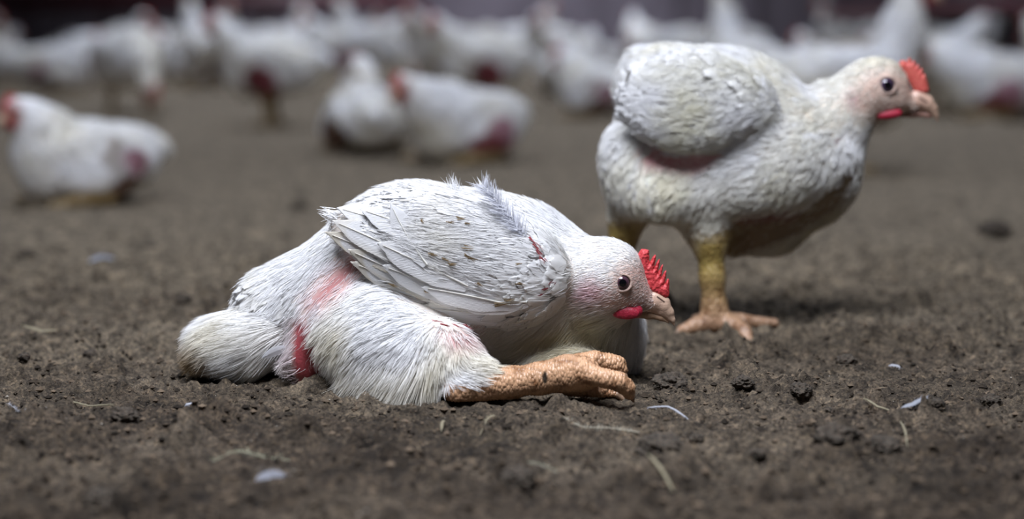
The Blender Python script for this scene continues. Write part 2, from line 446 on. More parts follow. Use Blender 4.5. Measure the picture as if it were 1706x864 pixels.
def tube(bm, a, b, r, seg=14):
    a, b = Vector(a), Vector(b); d = b - a
    res = bmesh.ops.create_cone(bm, cap_ends=True, segments=seg, radius1=r, radius2=r, depth=d.length)
    bmesh.ops.transform(bm, matrix=Matrix.Translation((a + b) / 2) @ d.to_track_quat('Z', 'Y').to_matrix().to_4x4(), verts=res['verts'])
def water_line(a, b, r, label, loc_name='drinker_line'):
    root = empty(loc_name, (float(a[0]), float(a[1]), 0)); o = Vector((float(a[0]), float(a[1]), 0))
    tag(root, label, 'drinker line')
    a = Vector(a) - o; b = Vector(b) - o
    bm = bmesh.new(); tube(bm, a, b, r, 18)
    bm_obj('pipe', bm, M_red, root, True)
    n = int((b - a).length / 0.45)
    for k in range(n):
        p = a.lerp(b, (k + 0.5) / n)
        bm = bmesh.new(); tube(bm, p - Vector((0, 0, r * 0.8)), p - Vector((0, 0, r + 0.02)), 0.006); tube(bm, p - Vector((0, 0, r + 0.02)), p - Vector((0, 0, r + 0.035)), 0.003)
        bm_obj('nipple', bm, M_metal, root, True)
        if k % 3 == 0:
            bm = bmesh.new(); tube(bm, p, p + Vector((0, 0, 1.6)), 0.003, 8); bm_obj('hanging_cord', bm, M_metal, root, True)
    return root
water_line(P(1380, 24, 7.6), P(1800, 7, 5.6), 0.022, 'dark maroon drinker pipe running across the top right above the birds')
water_line(P(-120, 4, 11.4), P(705, 2, 11.6), 0.055, 'dark maroon drinker pipe running across the top left above the birds')

# ------------------------------------------------------------------ head furniture shared by all the birds
def rc(pts, k):
    """chain of round cones through (point, radius) pairs"""
    return [(cone(a[0], b[0], a[1], b[1]), k) for a, b in zip(pts[:-1], pts[1:])]
def poly_sdf(poly, X, Z):
    d = np.full(X.shape, 1e9); ins = np.zeros(X.shape, bool); n = len(poly)
    for i in range(n):
        ax_, az = poly[i]; bx, bz = poly[(i + 1) % n]
        ex, ez = bx - ax_, bz - az; wx, wz = X - ax_, Z - az
        t = np.clip((wx * ex + wz * ez) / (ex * ex + ez * ez + 1e-15), 0, 1)
        d = np.minimum(d, np.hypot(wx - t * ex, wz - t * ez))
        c = ((az > Z) != (bz > Z)) & (X < ex * (Z - az) / (ez if abs(ez) > 1e-12 else 1e-12) + ax_)
        ins ^= c
    return np.where(ins, -d, d)
def slab_mesh(poly, yc, thick, h, base=None):
    """rounded fleshy plate: outline in x-z with half thickness tapering towards the rim"""
    poly = np.asarray(poly, float)
    lo = np.array([poly[:, 0].min(), yc - thick, poly[:, 1].min()]) - 4 * h
    hi = np.array([poly[:, 0].max(), yc + thick, poly[:, 1].max()]) + 4 * h
    n = np.ceil((hi - lo) / h).astype(int) + 1
    x = lo[0] + h * np.arange(n[0]); y = lo[1] + h * np.arange(n[1]); z = lo[2] + h * np.arange(n[2])
    d2 = poly_sdf(poly, x[:, None] + 0 * z[None], z[None] + 0 * x[:, None])
    half = thick * np.clip(0.45 - d2 / (6 * h + 0.004), 0.25, 1.0)
    q0 = d2[:, None, :] ; q1 = np.abs(y[None, :, None] - yc) - half[:, None, :]
    f = np.minimum(np.maximum(q0, q1), 0) + np.hypot(np.maximum(q0, 0), np.maximum(q1, 0)) 
    rr = thick * 0.35
    q0 = q0 + rr; q1 = q1 + rr
    f = np.minimum(np.maximum(q0, q1), 0) + np.hypot(np.maximum(q0, 0), np.maximum(q1, 0)) - rr
    V, F = surface_nets(f.astype(np.float32), lo, h)
    return relax(V, F, 1), F
def eye_parts(c, r, look, parent, iris=(0.030, 0.014, 0.020), lidr=1.0, up=(0, 0, 1)):
    """eyeball with iris and pupil pigment, eyelid ring; look = outward unit vector"""
    look = unit(np.array(look, float)); c = np.array(c, float)
    bm = bmesh.new(); bmesh.ops.create_uvsphere(bm, u_segments=40, v_segments=28, radius=1)
    q = Vector(look).to_track_quat('Z', 'Y').to_matrix()
    V = np.array([v.co[:] for v in bm.verts]); F4 = [[v.index for v in f.verts] for f in bm.faces if len(f.verts) == 4]; F3 = [[v.index for v in f.verts] for f in bm.faces if len(f.verts) == 3]
    bm.free()
    rad = np.hypot(V[:, 0], V[:, 1]); col = np.tile(np.array(iris), (len(V), 1))
    col[(rad < 0.5) & (V[:, 2] > 0)] = (0.002, 0.002, 0.003)
    col[(rad > 0.86)] = (0.012, 0.006, 0.008)
    V = V * r; V[:, 2] *= 0.75
    V = V @ np.array(q).T + c
    mesh_obj('eye', V, [np.array(F4), np.array(F3)], M_eye, parent, col)
    # eyelid: an almond torus
    nu, nv = 48, 12; a = np.linspace(0, 2 * np.pi, nu, endpoint=False); b = np.linspace(0, 2 * np.pi, nv, endpoint=False)
    A, B = np.meshgrid(a, b, indexing='ij'); R = r * 1.06; t = r * 0.20 * lidr
    low = np.where(np.sin(A) < 0, 1.25, 1.0)
    X = (R + t * low * np.cos(B)) * np.cos(A) * 1.12; Yy = (R + t * low * np.cos(B)) * np.sin(A) * 0.98; Zz = t * np.sin(B) + r * 0.28
    LV = np.stack([X.ravel(), Yy.ravel(), Zz.ravel()], 1) @ np.array(q).T + c
    I = np.arange(nu * nv).reshape(nu, nv); I2 = np.roll(I, -1, 0)
    LF = np.stack([I.ravel(), I2.ravel(), np.roll(I2, -1, 1).ravel(), np.roll(I, -1, 1).ravel()], 1)
    mesh_obj('eyelid', LV, [LF], M_lid, parent)
def beak_mesh(name, chain, sub, h, parent, ysq, yc, pig):
    V, F = sdf_mesh(chain, h, None, sub); V = relax(V, F, 1)
    V[:, 1] = yc + (V[:, 1] - yc) * ysq
    return mesh_obj(name, V, [F], M_beak, parent, pig(V))
def soft_poly(poly, x, z, w):
    d = poly_sdf(poly, x, z); return np.clip(0.5 - d / w, 0, 1)
def flow_field(keys, p, scale, pw=3):
    k = np.array(keys); num = np.zeros((len(p), 3)); 
    for kx, kz, dx, dz in k:
        r2 = ((p[:, 0] - kx) ** 2 + (p[:, 2] - kz) ** 2) / scale ** 2 + 0.02
        wv = 1 / r2 ** pw; l = math.hypot(dx, dz)
        num[:, 0] += wv * dx / l; num[:, 2] += wv * dz / l
    return unit(num)
def clumped(p, d, n, L, cn, rng, amt, kd_seed=None):
    """tip offsets that gather strands into tufts"""
    sel = rng.choice(len(p), cn, replace=False)
    kd = KDTree(cn)
    for i, s in enumerate(sel): kd.insert(p[s], i)
    kd.balance()
    near = np.array([sel[kd.find(q)[1]] for q in p])
    tip = p[near] + d[near] * L[near][:, None] * 1.05
    own = p + d * L[:, None]
    o = (tip - own) * amt
    o -= n * (o * n).sum(1, keepdims=True)
    ln = np.linalg.norm(o, axis=1, keepdims=True); return o * np.minimum(1, 0.5 * L[:, None] / (ln + 1e-9)), near
WHITE = np.array([0.88, 0.88, 0.89]); CREAM = np.array([0.76, 0.70, 0.52]); SKIN = np.array([0.62, 0.42, 0.36])
RED = np.array([0.34, 0.06, 0.07]); LEG = np.array([0.54, 0.315, 0.18]); DIRT = np.array([0.24, 0.17, 0.09])
def mixc(a, b, t): return a * (1 - t[:, None]) + b * t[:, None]

# ------------------------------------------------------------------ the bird lying in front
def lying_bird():
    Y0 = 1.63
    def S(px, py, Y=Y0): return P(px, py, Y)
    def R(r, Y=Y0): return r * Y / FOC
    def E(px, py, Y, rx, ry, rz, ang=0): return ell(S(px, py, Y), (R(rx, Y), R(ry, Y), R(rz, Y)), roty(ang))
    def K(*pts): return [(S(a, b, Y), R(r, Y)) for a, b, Y, r in pts]
    pr = [(E(742, 472, 1.635, 195, 140, 158, 0), 0.02),
          (E(860, 440, 1.64, 110, 125, 92, -35), 0.03),
          (E(672, 400, 1.63, 88, 105, 84, 12), 0.03)]
    pr += rc(K((620, 470, 1.63, 108), (478, 518, 1.635, 84)), 0.03)
    pr += [(E(425, 557, 1.625, 84, 80, 56, 18), 0.006),
           (E(368, 572, 1.63, 40, 62, 36, 30), 0.015),
           (E(590, 555, 1.585, 92, 62, 88, 0), 0.018), (E(516, 590, 1.588, 36, 32, 54, 0), 0.006)]
    pr += rc(K((630, 565, 1.575, 82), (735, 600, 1.545, 62)), 0.015)
    pr += rc(K((735, 600, 1.545, 62), (790, 625, 1.528, 38)), 0.012)
    pr += [(E(920, 520, 1.65, 128, 115, 98, 0), 0.03), (E(985, 545, 1.66, 66, 80, 75, 0), 0.03),
           (E(945, 600, 1.60, 75, 45, 26, -6), 0.012)]
    pr += rc(K((900, 455, 1.635, 92), (985, 466, 1.605, 62)), 0.024)
    pr += rc(K((945, 464, 1.62, 60), (1008, 466, 1.60, 60)), 0.012)
    pr += rc(K((1000, 520, 1.64, 60), (1010, 590, 1.665, 45)), 0.02)
    pr += [(E(1012, 466, 1.60, 55, 50, 61, -20), 0.014), (E(1042, 490, 1.60, 36, 34, 34, -20), 0.010)]
    pr += rc(K((1048, 484, 1.60, 30), (1080, 501, 1.60, 14.5)), 0.008)
    # near wing, far wing
    pr += [(E(770, 425, 1.572, 178, 38, 88, -15), 0.008), (E(860, 455, 1.577, 85, 42, 74, 0), 0.015)]
    pr += [(E(655, 408, 1.578, 112, 30, 48, -22), 0.010)]
    # shank, foot and toes
    YF = 1.522
    pr += rc(K((764, 650, YF - .003, 27), (800, 643, YF, 26), (850, 637, YF, 24), (900, 630, YF - .002, 24), (945, 622, YF - .004, 28), (972, 622, YF - .004, 29)), 0.008)
    pr += rc(K((965, 606, YF + .016, 18), (990, 600, YF + .019, 15), (1012, 603, YF + .021, 14), (1028, 607, YF + .021, 13.5), (1036, 616, YF + .021, 10)), 0.003)
    pr += rc(K((965, 618, YF - .010, 21), (990, 626, YF - .015, 15.5), (1012, 631, YF - .017, 15), (1030, 635, YF - .017, 15), (1044, 645, YF - .014, 13), (1049, 657, YF - .011, 9)), 0.003)
    pr += rc(K((950, 640, YF + .004, 20), (1000, 650, YF + .010, 12), (1026, 658, YF + .012, 9)), 0.004)
    V, F = sdf_mesh(pr, 0.00125, floor=0.0012)
    V = relax(V, F, 2); N = vnormals(V, F)
    # metric x-z coordinates of picture points on the bird's own plane
    def xz(px, py): p = S(px, py, 1.58); return (p[0], p[2])
    def poly(pts): return np.array([xz(*q) for q in pts])
    x, y, z = V[:, 0], V[:, 1], V[:, 2]; near = np.clip((1.64 - y) / 0.02, 0, 1)
    flp = [(530, 368), (560, 345), (640, 360), (700, 420), (790, 470), (880, 500), (900, 520), (850, 545), (735, 540), (590, 432)]
    def ppoly(V, pts, w, Yp=1.58):
        # the polygon is taken on the plane y = Yp
        q = np.array([(lambda p: (p[0], p[2]))(S(a, b, Yp)) for a, b in pts]); return soft_poly(q, V[:, 0], V[:, 2], w)
    foot = [(720, 640), (750, 634), (790, 634), (836, 608), (900, 585), (1000, 578), (1090, 610), (1090, 700), (735, 700)]
    slash = [(610, 408), (588, 420), (540, 458), (508, 500), (512, 520), (545, 508), (585, 475), (612, 440)]
    vent = [(486, 530), (515, 535), (530, 570), (545, 605), (548, 645), (488, 645), (484, 600)]
    under = [(735, 535), (810, 545), (800, 562), (755, 560)]
    should = [(872, 395), (890, 402), (912, 432), (908, 446), (890, 425)]
    face = [(1040, 440), (1075, 440), (1100, 480), (1100, 525), (1050, 530), (1000, 510), (975, 495), (985, 470), (1015, 480), (1020, 455)]
    belly = [(830, 560), (960, 560), (960, 600), (860, 605)]
    def masks(V, nr):
        fo = ppoly(V, foot, 0.006, 1.522) * np.clip((1.56 - V[:, 1]) / 0.01, 0, 1)
        rd = np.clip(0.8 * ppoly(V, slash, 0.018) + ppoly(V, vent, 0.010) + 0.7 * ppoly(V, under, 0.008) + 0.6 * ppoly(V, should, 0.006), 0, 1) * nr
        fa = ppoly(V, face, 0.012)
        return fo, rd, fa
    fo, rd, fa = masks(V, near)
    nz_ = fbm(V * 60, 3, 5)
    col = np.tile(np.array([0.72, 0.66, 0.60]), (len(V), 1))
    col = mixc(col, SKIN, fa); col = mixc(col, np.array([0.5, 0.30, 0.30]), near * ppoly(V, belly, 0.02) * 0.7)
    col = mixc(col, RED, rd)
    legc = LEG * (1 + 0.2 * fbm(V * 150, 3, 9)[:, None])
    col = mixc(col, legc, fo)
    pink = np.exp(-(((x - xz(985, 485)[0]) / 0.012) ** 2 + ((z - xz(985, 485)[1]) / 0.010) ** 2)); col = mixc(col, np.array([0.66, 0.42, 0.48]), pink * 0.7)
    # smear of droppings on the shank
    sp = S(908, 628, YF - .012); dd = np.sqrt(((V[:, 0] - sp[0]) / 0.7) ** 2 + ((V[:, 2] - sp[2]) / 1.6) ** 2 )
    col = mixc(col, np.array([0.03, 0.022, 0.015]), np.clip((0.0034 - dd) / 0.001, 0, 1) * fo)
    # scales as real relief: rings across the toes and rows along the shank
    ring = np.sin((V[:, 0] * 0.9 + V[:, 2] * 0.5) * 2 * np.pi / 0.0042); ridge = 0.0007 * fo * np.abs(ring)
    V = V + N * ridge[:, None]
    body = mesh_obj('chicken', V, [F], M_skin, None, col, scale=fo * 0.9)
    tag(body, 'white chicken lying on the litter, orange foot stretched forward, head low with red comb', 'chicken', 'chickens on the barn floor')
    N = smooth_n(N, F)
    bvh = BVHTree.FromPolygons([tuple(v) for v in V], [tuple(f) for f in F])
    def hit(px, py, Yr=1.58):
        """near-side skin point behind a picture point"""
        o = np.array([0, 0, CAMH]); d = unit((S(px, py, Yr) - o)[None])[0]
        h = bvh.ray_cast(Vector(o), Vector(d))
        if h[0] is None: h = bvh.find_nearest(Vector(S(px, py, 1.60)))
        return np.array(h[0]), np.array(h[1])
    rng = np.random.default_rng(7)
    keys = [(*xz(a, b), c, -d) for a, b, c, d in [
        (1090, 490, -1, -.1), (1040, 420, -1, .02), (1040, 520, -1, .3), (980, 450, -1, .1), (960, 560, -.6, .7), (1030, 580, -.2, 1),
        (1000, 600, -.5, .8), (920, 600, -.5, .8), (900, 400, -.9, -.3), (800, 330, -1, -.15), (650, 320, -1, .1), (560, 370, -1, .4),
        (880, 470, -1, -.1), (800, 480, -1, -.3), (700, 450, -1, -.5), (850, 400, -1, -.1), (750, 370, -1, -.1),
        (500, 430, -.72, .7), (450, 470, -.7, .7), (540, 470, -.6, .8), (420, 560, -.95, .3), (350, 590, -.8, .5), (400, 600, -.95, .2),
        (560, 520, -.6, .6), (600, 600, -.5, .8), (680, 600, -.55, .85), (690, 640, -.3, 1), (740, 570, -.1, .9), (800, 605, .9, .25), (765, 615, .9, .3), (735, 620, .1, 1),
        (850, 560, -.8, .4), (640, 530, -.7, .5)]]
    wingp = [(545, 372), (600, 352), (700, 330), (800, 340), (880, 380), (940, 440), (945, 490), (915, 525), (850, 538), (780, 535), (735, 525), (690, 492), (640, 452), (595, 420)]
    headp = [(965, 395), (1060, 400), (1110, 480), (1100, 530), (1010, 520), (960, 470)]
    tailp = [(320, 540), (400, 500), (500, 535), (495, 625), (330, 615)]
    def soft_near(q): return (ppoly(q, slash, 0.03) + ppoly(q, vent, 0.03)) * (q[:, 1] < 1.64)
    pl = Acc()
    # body fluff
    dens = (1 - fo) * (1 - 0.93 * rd) * (1 - 0.25 * fa) * (1 - .75 * np.clip(soft_near(V) * 1.3, 0, 1))
    n = 125000
    p, nn = sample(V, F, N, n, rng, dens * np.where(y < 1.70, 1.0, 0.45) * (1 - .7 * ppoly(V, wingp, .01) * near) * (1 - .8 * ppoly(V, flp, .008) * (y < 1.60)))
    fo_, rd_, fa_ = masks(p, np.clip((1.64 - p[:, 1]) / 0.02, 0, 1))
    wg = ppoly(p, wingp, 0.01) * (p[:, 1] < 1.61); hd = ppoly(p, headp, 0.02); tl = ppoly(p, tailp, 0.01)
    d = tangent(flow_field(keys, p, 0.05) + rng.normal(0, 0.16, (n, 3)), nn)
    L = 0.012 + 0.005 * rng.random(n); L = L * (1 - wg) + 0.010 * wg; L = L * (1 - hd) + hd * (0.0045 + 0.002 * rng.random(n)) * (1 - 0.45 * fa_); L = L * (1 - tl) + tl * (0.020 + 0.006 * rng.random(n))
    low = np.clip((0.07 - p[:, 2]) / 0.04, 0, 1) * (1 - hd); L *= 1 + 0.35 * low
    nr_ = np.clip(soft_near(p), 0, 1); L *= 1 - 0.6 * nr_
    bt = ppoly(p, [(700, 540), (860, 540), (860, 640), (740, 660)], 0.01); L *= 1 - 0.45 * bt
    hang = ppoly(p, [(590, 585), (735, 575), (740, 665), (590, 660)], .012) * (p[:, 1] < 1.6); L *= 1 + .9 * hang
    lift = 0.16 + 0.16 * rng.random(n) + 0.15 * low + .12 * hang - 0.06 * wg - 0.06 * hd
    off, cl = clumped(p, d, nn, L, 9000, rng, 0.38)
    off *= (1 - hd)[:, None]
    W = 0.00048 + 0.0003 * rng.random(n); W *= (1 - 0.25 * hd)
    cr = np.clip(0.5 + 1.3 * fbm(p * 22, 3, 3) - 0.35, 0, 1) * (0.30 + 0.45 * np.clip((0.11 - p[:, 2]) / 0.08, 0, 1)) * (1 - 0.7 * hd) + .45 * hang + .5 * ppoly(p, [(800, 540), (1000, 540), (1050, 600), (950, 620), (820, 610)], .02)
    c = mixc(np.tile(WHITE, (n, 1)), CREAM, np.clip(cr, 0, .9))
    c = mixc(c, np.array([0.62, 0.47, 0.39]), np.clip(fa_ * 0.55, 0, 1)); er = xz(984, 486); c = mixc(c, np.array([.68, .45, .50]), .75 * np.exp(-(((p[:, 0] - er[0]) / .011) ** 2 + ((p[:, 2] - er[1]) / .011) ** 2)) * (p[:, 1] < 1.62))
    c = mixc(c, np.array([0.62, 0.30, 0.32]), rd_ * 0.4)
    c = c * (1 + 0.05 * rng.normal(0, 1, n)[cl])[:, None]
    ds = xz(335, 605); dt = np.clip(1.25 - np.hypot((p[:, 0] - ds[0]) / 0.026, (p[:, 2] - ds[1]) / 0.020), 0, 1); c = mixc(c, np.array([.34, .24, .12]), dt * .8)
    tip = mixc(c, np.array([0.22, 0.14, 0.06]), np.clip(dt * 1.2 + 0.06 * (low > 0.6), 0, 1))
    pl.add(*strands(p, nn, d, L, W, lift, -0.12 * np.ones(n), np.clip(c, 0, .9), np.clip(tip, 0, .9), 3, rng, off))
    # soft contour feathers over back, rump and tail
    n = 1000
    back = np.clip(ppoly(V, [(330, 520), (545, 340), (600, 300), (760, 295), (880, 330), (935, 385), (915, 470), (900, 520), (690, 480), (600, 420), (500, 500), (480, 580), (320, 600)], 0.012), 0, 1) * (1 - fo) * (1 - rd) * (1 - 0.7 * ppoly(V, wingp, 0.01) * near) * (1 - ppoly(V, [(470, 380), (545, 335), (640, 350), (700, 420), (600, 480), (480, 560)], .015) * (y < 1.61))
    p, nn = sample(V, F, N, n, rng, back)
    d = tangent(flow_field(keys, p, 0.05) + rng.normal(0, 0.13, (n, 3)), nn)
    L = 0.021 + 0.007 * rng.random(n); W = 0.012 + 0.004 * rng.random(n)
    c = mixc(np.tile(WHITE, (n, 1)), CREAM, np.clip(0.25 * rng.random(n) + 0.3 * fbm(p * 20, 2, 8), 0, .6))
    pl.add(*vanes(p, nn, d, L, W, 0.035 + 0.04 * rng.random(n), -0.05 * np.ones(n), c, rng, 6, 8, 0.10, 1.8, 0.16))
    # ruffled tufts on the ridge of the back
    for (a, b, dx, dz, cnt) in ((757, 310, -.2, 1, 50), (805, 318, -.45, .8, 40), (872, 346, -.9, .35, 40), (560, 352, -1, .1, 40), (930, 392, -.9, .4, 20)):
        o_, no_ = hit(a, b + 7); pp = o_ + rng.normal(0, 0.0025, (cnt, 3)); dd_ = unit(np.tile([dx, 0.1, dz], (cnt, 1)) + rng.normal(0, .25, (cnt, 3)))
        pl.add(*strands(pp, np.tile(no_, (cnt, 1)), dd_, 0.008 + 0.005 * rng.random(cnt), np.full(cnt, .0009), np.zeros(cnt), np.zeros(cnt), np.tile(WHITE, (cnt, 1)), None, 3, rng))
    pl.build('plumage', M_feather, body)
    # ---- the near wing: coverts in overlapping rows, then the long flight feathers
    wa = Acc()
    wpr = [E(770, 425, 1.572, 178, 38, 88, -15), E(860, 455, 1.577, 85, 42, 74, 0)]
    wden = (1 - .9 * ppoly(V, flp, .012)) * np.clip((x - xz(640, 400)[0]) / .02, 0.0, 1) * np.clip(1 - np.minimum(deval(wpr[0], x, y, z), deval(wpr[1], x, y, z)) / .004, 0, 1) * ppoly(V, wingp, 0.004) * near * (N[:, 1] < 0.25)
    n = 1500
    p, nn = sample(V, F, N, n, rng, wden)
    order = np.argsort(p[:, 0]); p, nn = p[order], nn[order]
    d = tangent(flow_field(keys, p, 0.05) + rng.normal(0, 0.10, (n, 3)), nn)
    t = np.clip((p[:, 0] - xz(600, 400)[0]) / (xz(940, 400)[0] - xz(600, 400)[0]), 0, 1)
    L = 0.032 - 0.016 * t + 0.004 * rng.random(n); W = 0.020 - 0.007 * t
    cr = np.clip(0.03 + 0.55 * np.maximum(fbm(p * 18, 3, 13), 0) + 0.3 * np.clip((0.10 - p[:, 2]) / 0.05, 0, 1), 0, 0.8)
    c = mixc(np.tile(WHITE, (n, 1)), CREAM, cr)
    wa.add(*vanes(p + nn * (.0012 + .002 * t[:, None]), nn, d, L, W, 0.035 + 0.03 * rng.random(n), -0.05 * np.ones(n), c, rng, 6, 8, 0.10, 2.0, 0.10))
    n = 4500
    p, nn = sample(V, F, N, n, rng, wden)
    d = tangent(flow_field(keys, p, 0.05) + rng.normal(0, 0.18, (n, 3)), nn); L = 0.010 + 0.006 * rng.random(n)
    off, cl = clumped(p, d, nn, L, 1500, rng, 0.5)
    c = mixc(np.tile(WHITE, (n, 1)), CREAM, np.clip(0.05 + 0.8 * np.maximum(fbm(p * 18, 3, 13), 0), 0, .6))
    wa.add(*strands(p + nn * 0.0040, nn, d, L, np.full(n, 0.0005), 0.10 + 0.10 * rng.random(n), -0.06 * np.ones(n), c, None, 3, rng, off))
    wing = wa.build('wing', M_feather, body)
    # flight feathers: root pixel, tip pixel, width px, bend, lift off the wing (m), colour of the vane edge
    EDG = np.array([0.60, 0.50, 0.28])
    ff = [((790, 530), (594, 416), 54, 0.10, .0028, .75), ((765, 505), (586, 402), 52, .07, .0034, .8), ((730, 470), (546, 376), 46, .05, .0036, .9),
          ((725, 445), (556, 362), 50, .03, .0040, .4), ((830, 532), (640, 456), 50, .10, .0034, .4), ((870, 530), (692, 494), 46, .10, .0034, .4),
          ((915, 520), (750, 520), 40, .08, .0030, .5), ((800, 505), (640, 432), 54, .05, .0044, .1), ((720, 392), (560, 350), 48, -.02, .0036, .1),
          ((780, 475), (630, 398), 54, .03, .0046, .1), ((850, 505), (705, 468), 50, .06, .0046, .1), ((712, 440), (640, 347), 40, -.12, .0052, .0),
          ((750, 400), (600, 350), 52, 0, .0042, .0), ((880, 500), (760, 500), 44, .05, .0048, .15)]
    for (rt, tp, wd, bend, up, eg) in ff:
        a, na = hit(*rt); b_, nb = hit(*((tp[0] * .82 + rt[0] * .18), (tp[1] * .82 + rt[1] * .18)))
        b_ = S(tp[0], tp[1], b_[1] - 0.001)
        nv_ = unit((na + nb * .5 + np.array([0, -.45, .35]))[None])[0]
        dv = (b_ - a); Ln = np.linalg.norm(dv); dv = dv / Ln; nv_ = unit((nv_ - dv * (nv_ @ dv))[None])[0]
        A = Acc()
        col1 = np.array([0.89, 0.89, 0.90]); ed = col1 * (1 - eg) + EDG * eg
        A.add(*vanes((a + nv_ * up)[None], nv_[None], dv[None], np.array([Ln]), np.array([R(wd, 1.55)]), np.zeros(1) + .02, np.zeros(1) - 0.035, col1[None], rng, 10, 22, 0.07, 3.4, 0.012, ed[None], np.array([-bend])))
        # the shaft, a thin bright quill
        ss = np.linspace(0, 0.93, 14); bs = np.cross(dv, nv_)
        cen = [a + nv_ * (up + 0.0005 + .02 * Ln * s - 0.035 * Ln * s * s) + dv * Ln * s - bs * bend * Ln * s * s for s in ss]
        Vq = []
        for s, cc in zip(ss, cen):
            rq = 0.00075 * (1 - 0.7 * s)
            for k in range(6): Vq.append(cc + rq * (math.cos(k * math.pi / 3) * bs + math.sin(k * math.pi / 3) * nv_))
        Fq = np.array([[i * 6 + k, i * 6 + (k + 1) % 6, (i + 1) * 6 + (k + 1) % 6, (i + 1) * 6 + k] for i in range(13) for k in range(6)])
        A.add(np.array(Vq), Fq, np.tile([[0.88, 0.86, 0.80]], (len(Vq), 1)))
        A.build('flight_feather', M_feather, wing)
    # grey frayed feather standing up at the shoulder
    A = Acc(); cnt = 260; a, na = hit(872, 398); b_ = S(806, 314, a[1] + 0.004)
    tt = rng.random(cnt); pp = a + (b_ - a) * tt[:, None] + rng.normal(0, .0012, (cnt, 3)); dv = unit((b_ - a)[None])[0]
    sd = np.where(rng.random(cnt) < .5, 1, -1)[:, None] * np.cross(dv, na)
    A.add(*strands(pp + na * 0.004, np.tile(na, (cnt, 1)), unit(dv + 0.75 * sd + rng.normal(0, .2, (cnt, 3))), 0.010 + 0.006 * rng.random(cnt), np.full(cnt, .0008), np.full(cnt, .1), np.zeros(cnt), np.tile([[0.55, 0.56, 0.62]], (cnt, 1)), np.tile([[0.72, 0.73, 0.78]], (cnt, 1)), 3, rng))
    tag(A.build('ruffled_feather', M_feather, wing), 'grey ruffled shoulder feather')
    # bare red quills and brown smears on the wing: small real flecks lying on the feathers
    A = Acc()
    for (px, py, ln, ang, cc) in [(780, 413, 22, 6, DIRT), (786, 429, 24, 24, DIRT), (744, 431, 18, 20, DIRT), (755, 438, 12, 5, DIRT), (724, 423, 14, 20, DIRT), (705, 371, 10, 60, DIRT), (862, 439, 12, -5, DIRT),
                                  (838, 500, 30, -16, DIRT), (850, 494, 20, -5, DIRT), (865, 470, 18, 10, DIRT), (800, 470, 14, 30, DIRT), (752, 372, 12, 10, DIRT), (767, 367, 14, 2, DIRT), (780, 374, 10, 0, DIRT),
                                  (884, 404, 20, 55, RED), (890, 414, 20, 50, RED), (896, 424, 20, 45, RED), (901, 433, 18, 45, RED), (905, 478, 12, -20, RED * .5), (915, 468, 10, -30, RED * .5), (900, 486, 10, -20, RED * .5),
                                  (660, 470, 14, 25, DIRT), (716, 480, 10, 20, DIRT), (742, 550, 30, 25, RED), (760, 552, 28, 30, RED), (775, 553, 24, 30, RED), (730, 545, 22, 22, RED)]:
        o_, no_ = hit(px, py); cnt = 6; an = math.radians(ang); dv = np.array([math.cos(an), 0, -math.sin(an)])
        pp = o_ + no_ * 0.0058 + rng.normal(0, 1, (cnt, 3)) * np.array([.0012, .0003, .0006]); l = 0.8 * R(ln) * (0.6 + 0.6 * rng.random(cnt))
        dd_ = tangent(np.tile(dv, (cnt, 1)) + rng.normal(0, .12, (cnt, 3)), np.tile(no_, (cnt, 1)))
        A.add(*strands(pp - dd_ * l[:, None] * .5, np.tile(no_, (cnt, 1)), dd_, l, np.full(cnt, .0008), np.zeros(cnt), np.zeros(cnt), np.tile(cc, (cnt, 1)), None, 3, rng))
    q = A.build('dirt_fleck', M_feather, wing); q['kind'] = 'stuff'; q['label'] = 'brown droppings and bare red quills on the wing'
    # a loose white feather caught on the tail
    A = Acc(); a, na = hit(432, 584); b_, nb = hit(472, 566); dv = unit((a - b_)[None])[0]
    A.add(*vanes((b_ + na * 0.011)[None], na[None], dv[None], np.array([0.021]), np.array([0.009]), np.zeros(1), np.zeros(1), np.array([[.85, .86, .9]]), rng, 8, 12, .2, 2.6, .03))
    tag(A.build('tail_feather', M_feather, body), 'smooth white feather on the dirty tail')
    # ---- head furniture
    YH = 1.600
    cp = [(1062, 424), (1066, 418), (1069, 414), (1076, 415), (1081, 416), (1082, 438), (1087, 428), (1092, 423), (1093, 428), (1089, 447), (1095, 435), (1099, 430), (1099, 437), (1095, 456), (1101, 443), (1105, 439), (1104, 449), (1101, 464), (1106, 453), (1110, 450), (1110, 461), (1107, 473), (1112, 463), (1115, 466), (1115, 478), (1115, 492), (1110, 498), (1098, 494), (1076, 484), (1066, 466), (1060, 448), (1058, 434)]
    V2, F2 = slab_mesh([(S(a, b, YH)[0], S(a, b, YH)[2]) for a, b in cp], YH, 0.0042, 0.00045)
    V2 = V2 + vnormals(V2, F2) * (0.0004 * fbm(V2 * 700, 2, 4))[:, None]
    mesh_obj('comb', V2, [F2], M_comb, body)
    V2, F2 = sdf_mesh([(E(1041, 521, YH - .0195, 24, 6, 11, -3), .002), (E(1058, 518, YH - .013, 13, 7, 12, 20), .006)], 0.0006); mesh_obj('wattle', V2, [F2], M_wattle, body)
    def pig(V):
        t = np.clip((V[:, 0] - S(1085, 500, YH)[0]) / 0.018, 0, 1); c = mixc(np.tile([0.55, 0.37, 0.28], (len(V), 1)), np.array([0.45, 0.31, 0.22]), t)
        ns = S(1100, 497, YH); dn = np.abs((V[:, 0] - ns[0]) * 0.6 + (V[:, 2] - ns[2]) * 0.8) ; al = np.abs((V[:, 0] - ns[0]) * .8 - (V[:, 2] - ns[2]) * .6)
        return mixc(c, np.array([0.04, 0.02, 0.015]), np.clip((0.0009 - dn) / .0006, 0, 1) * (al < 0.004))
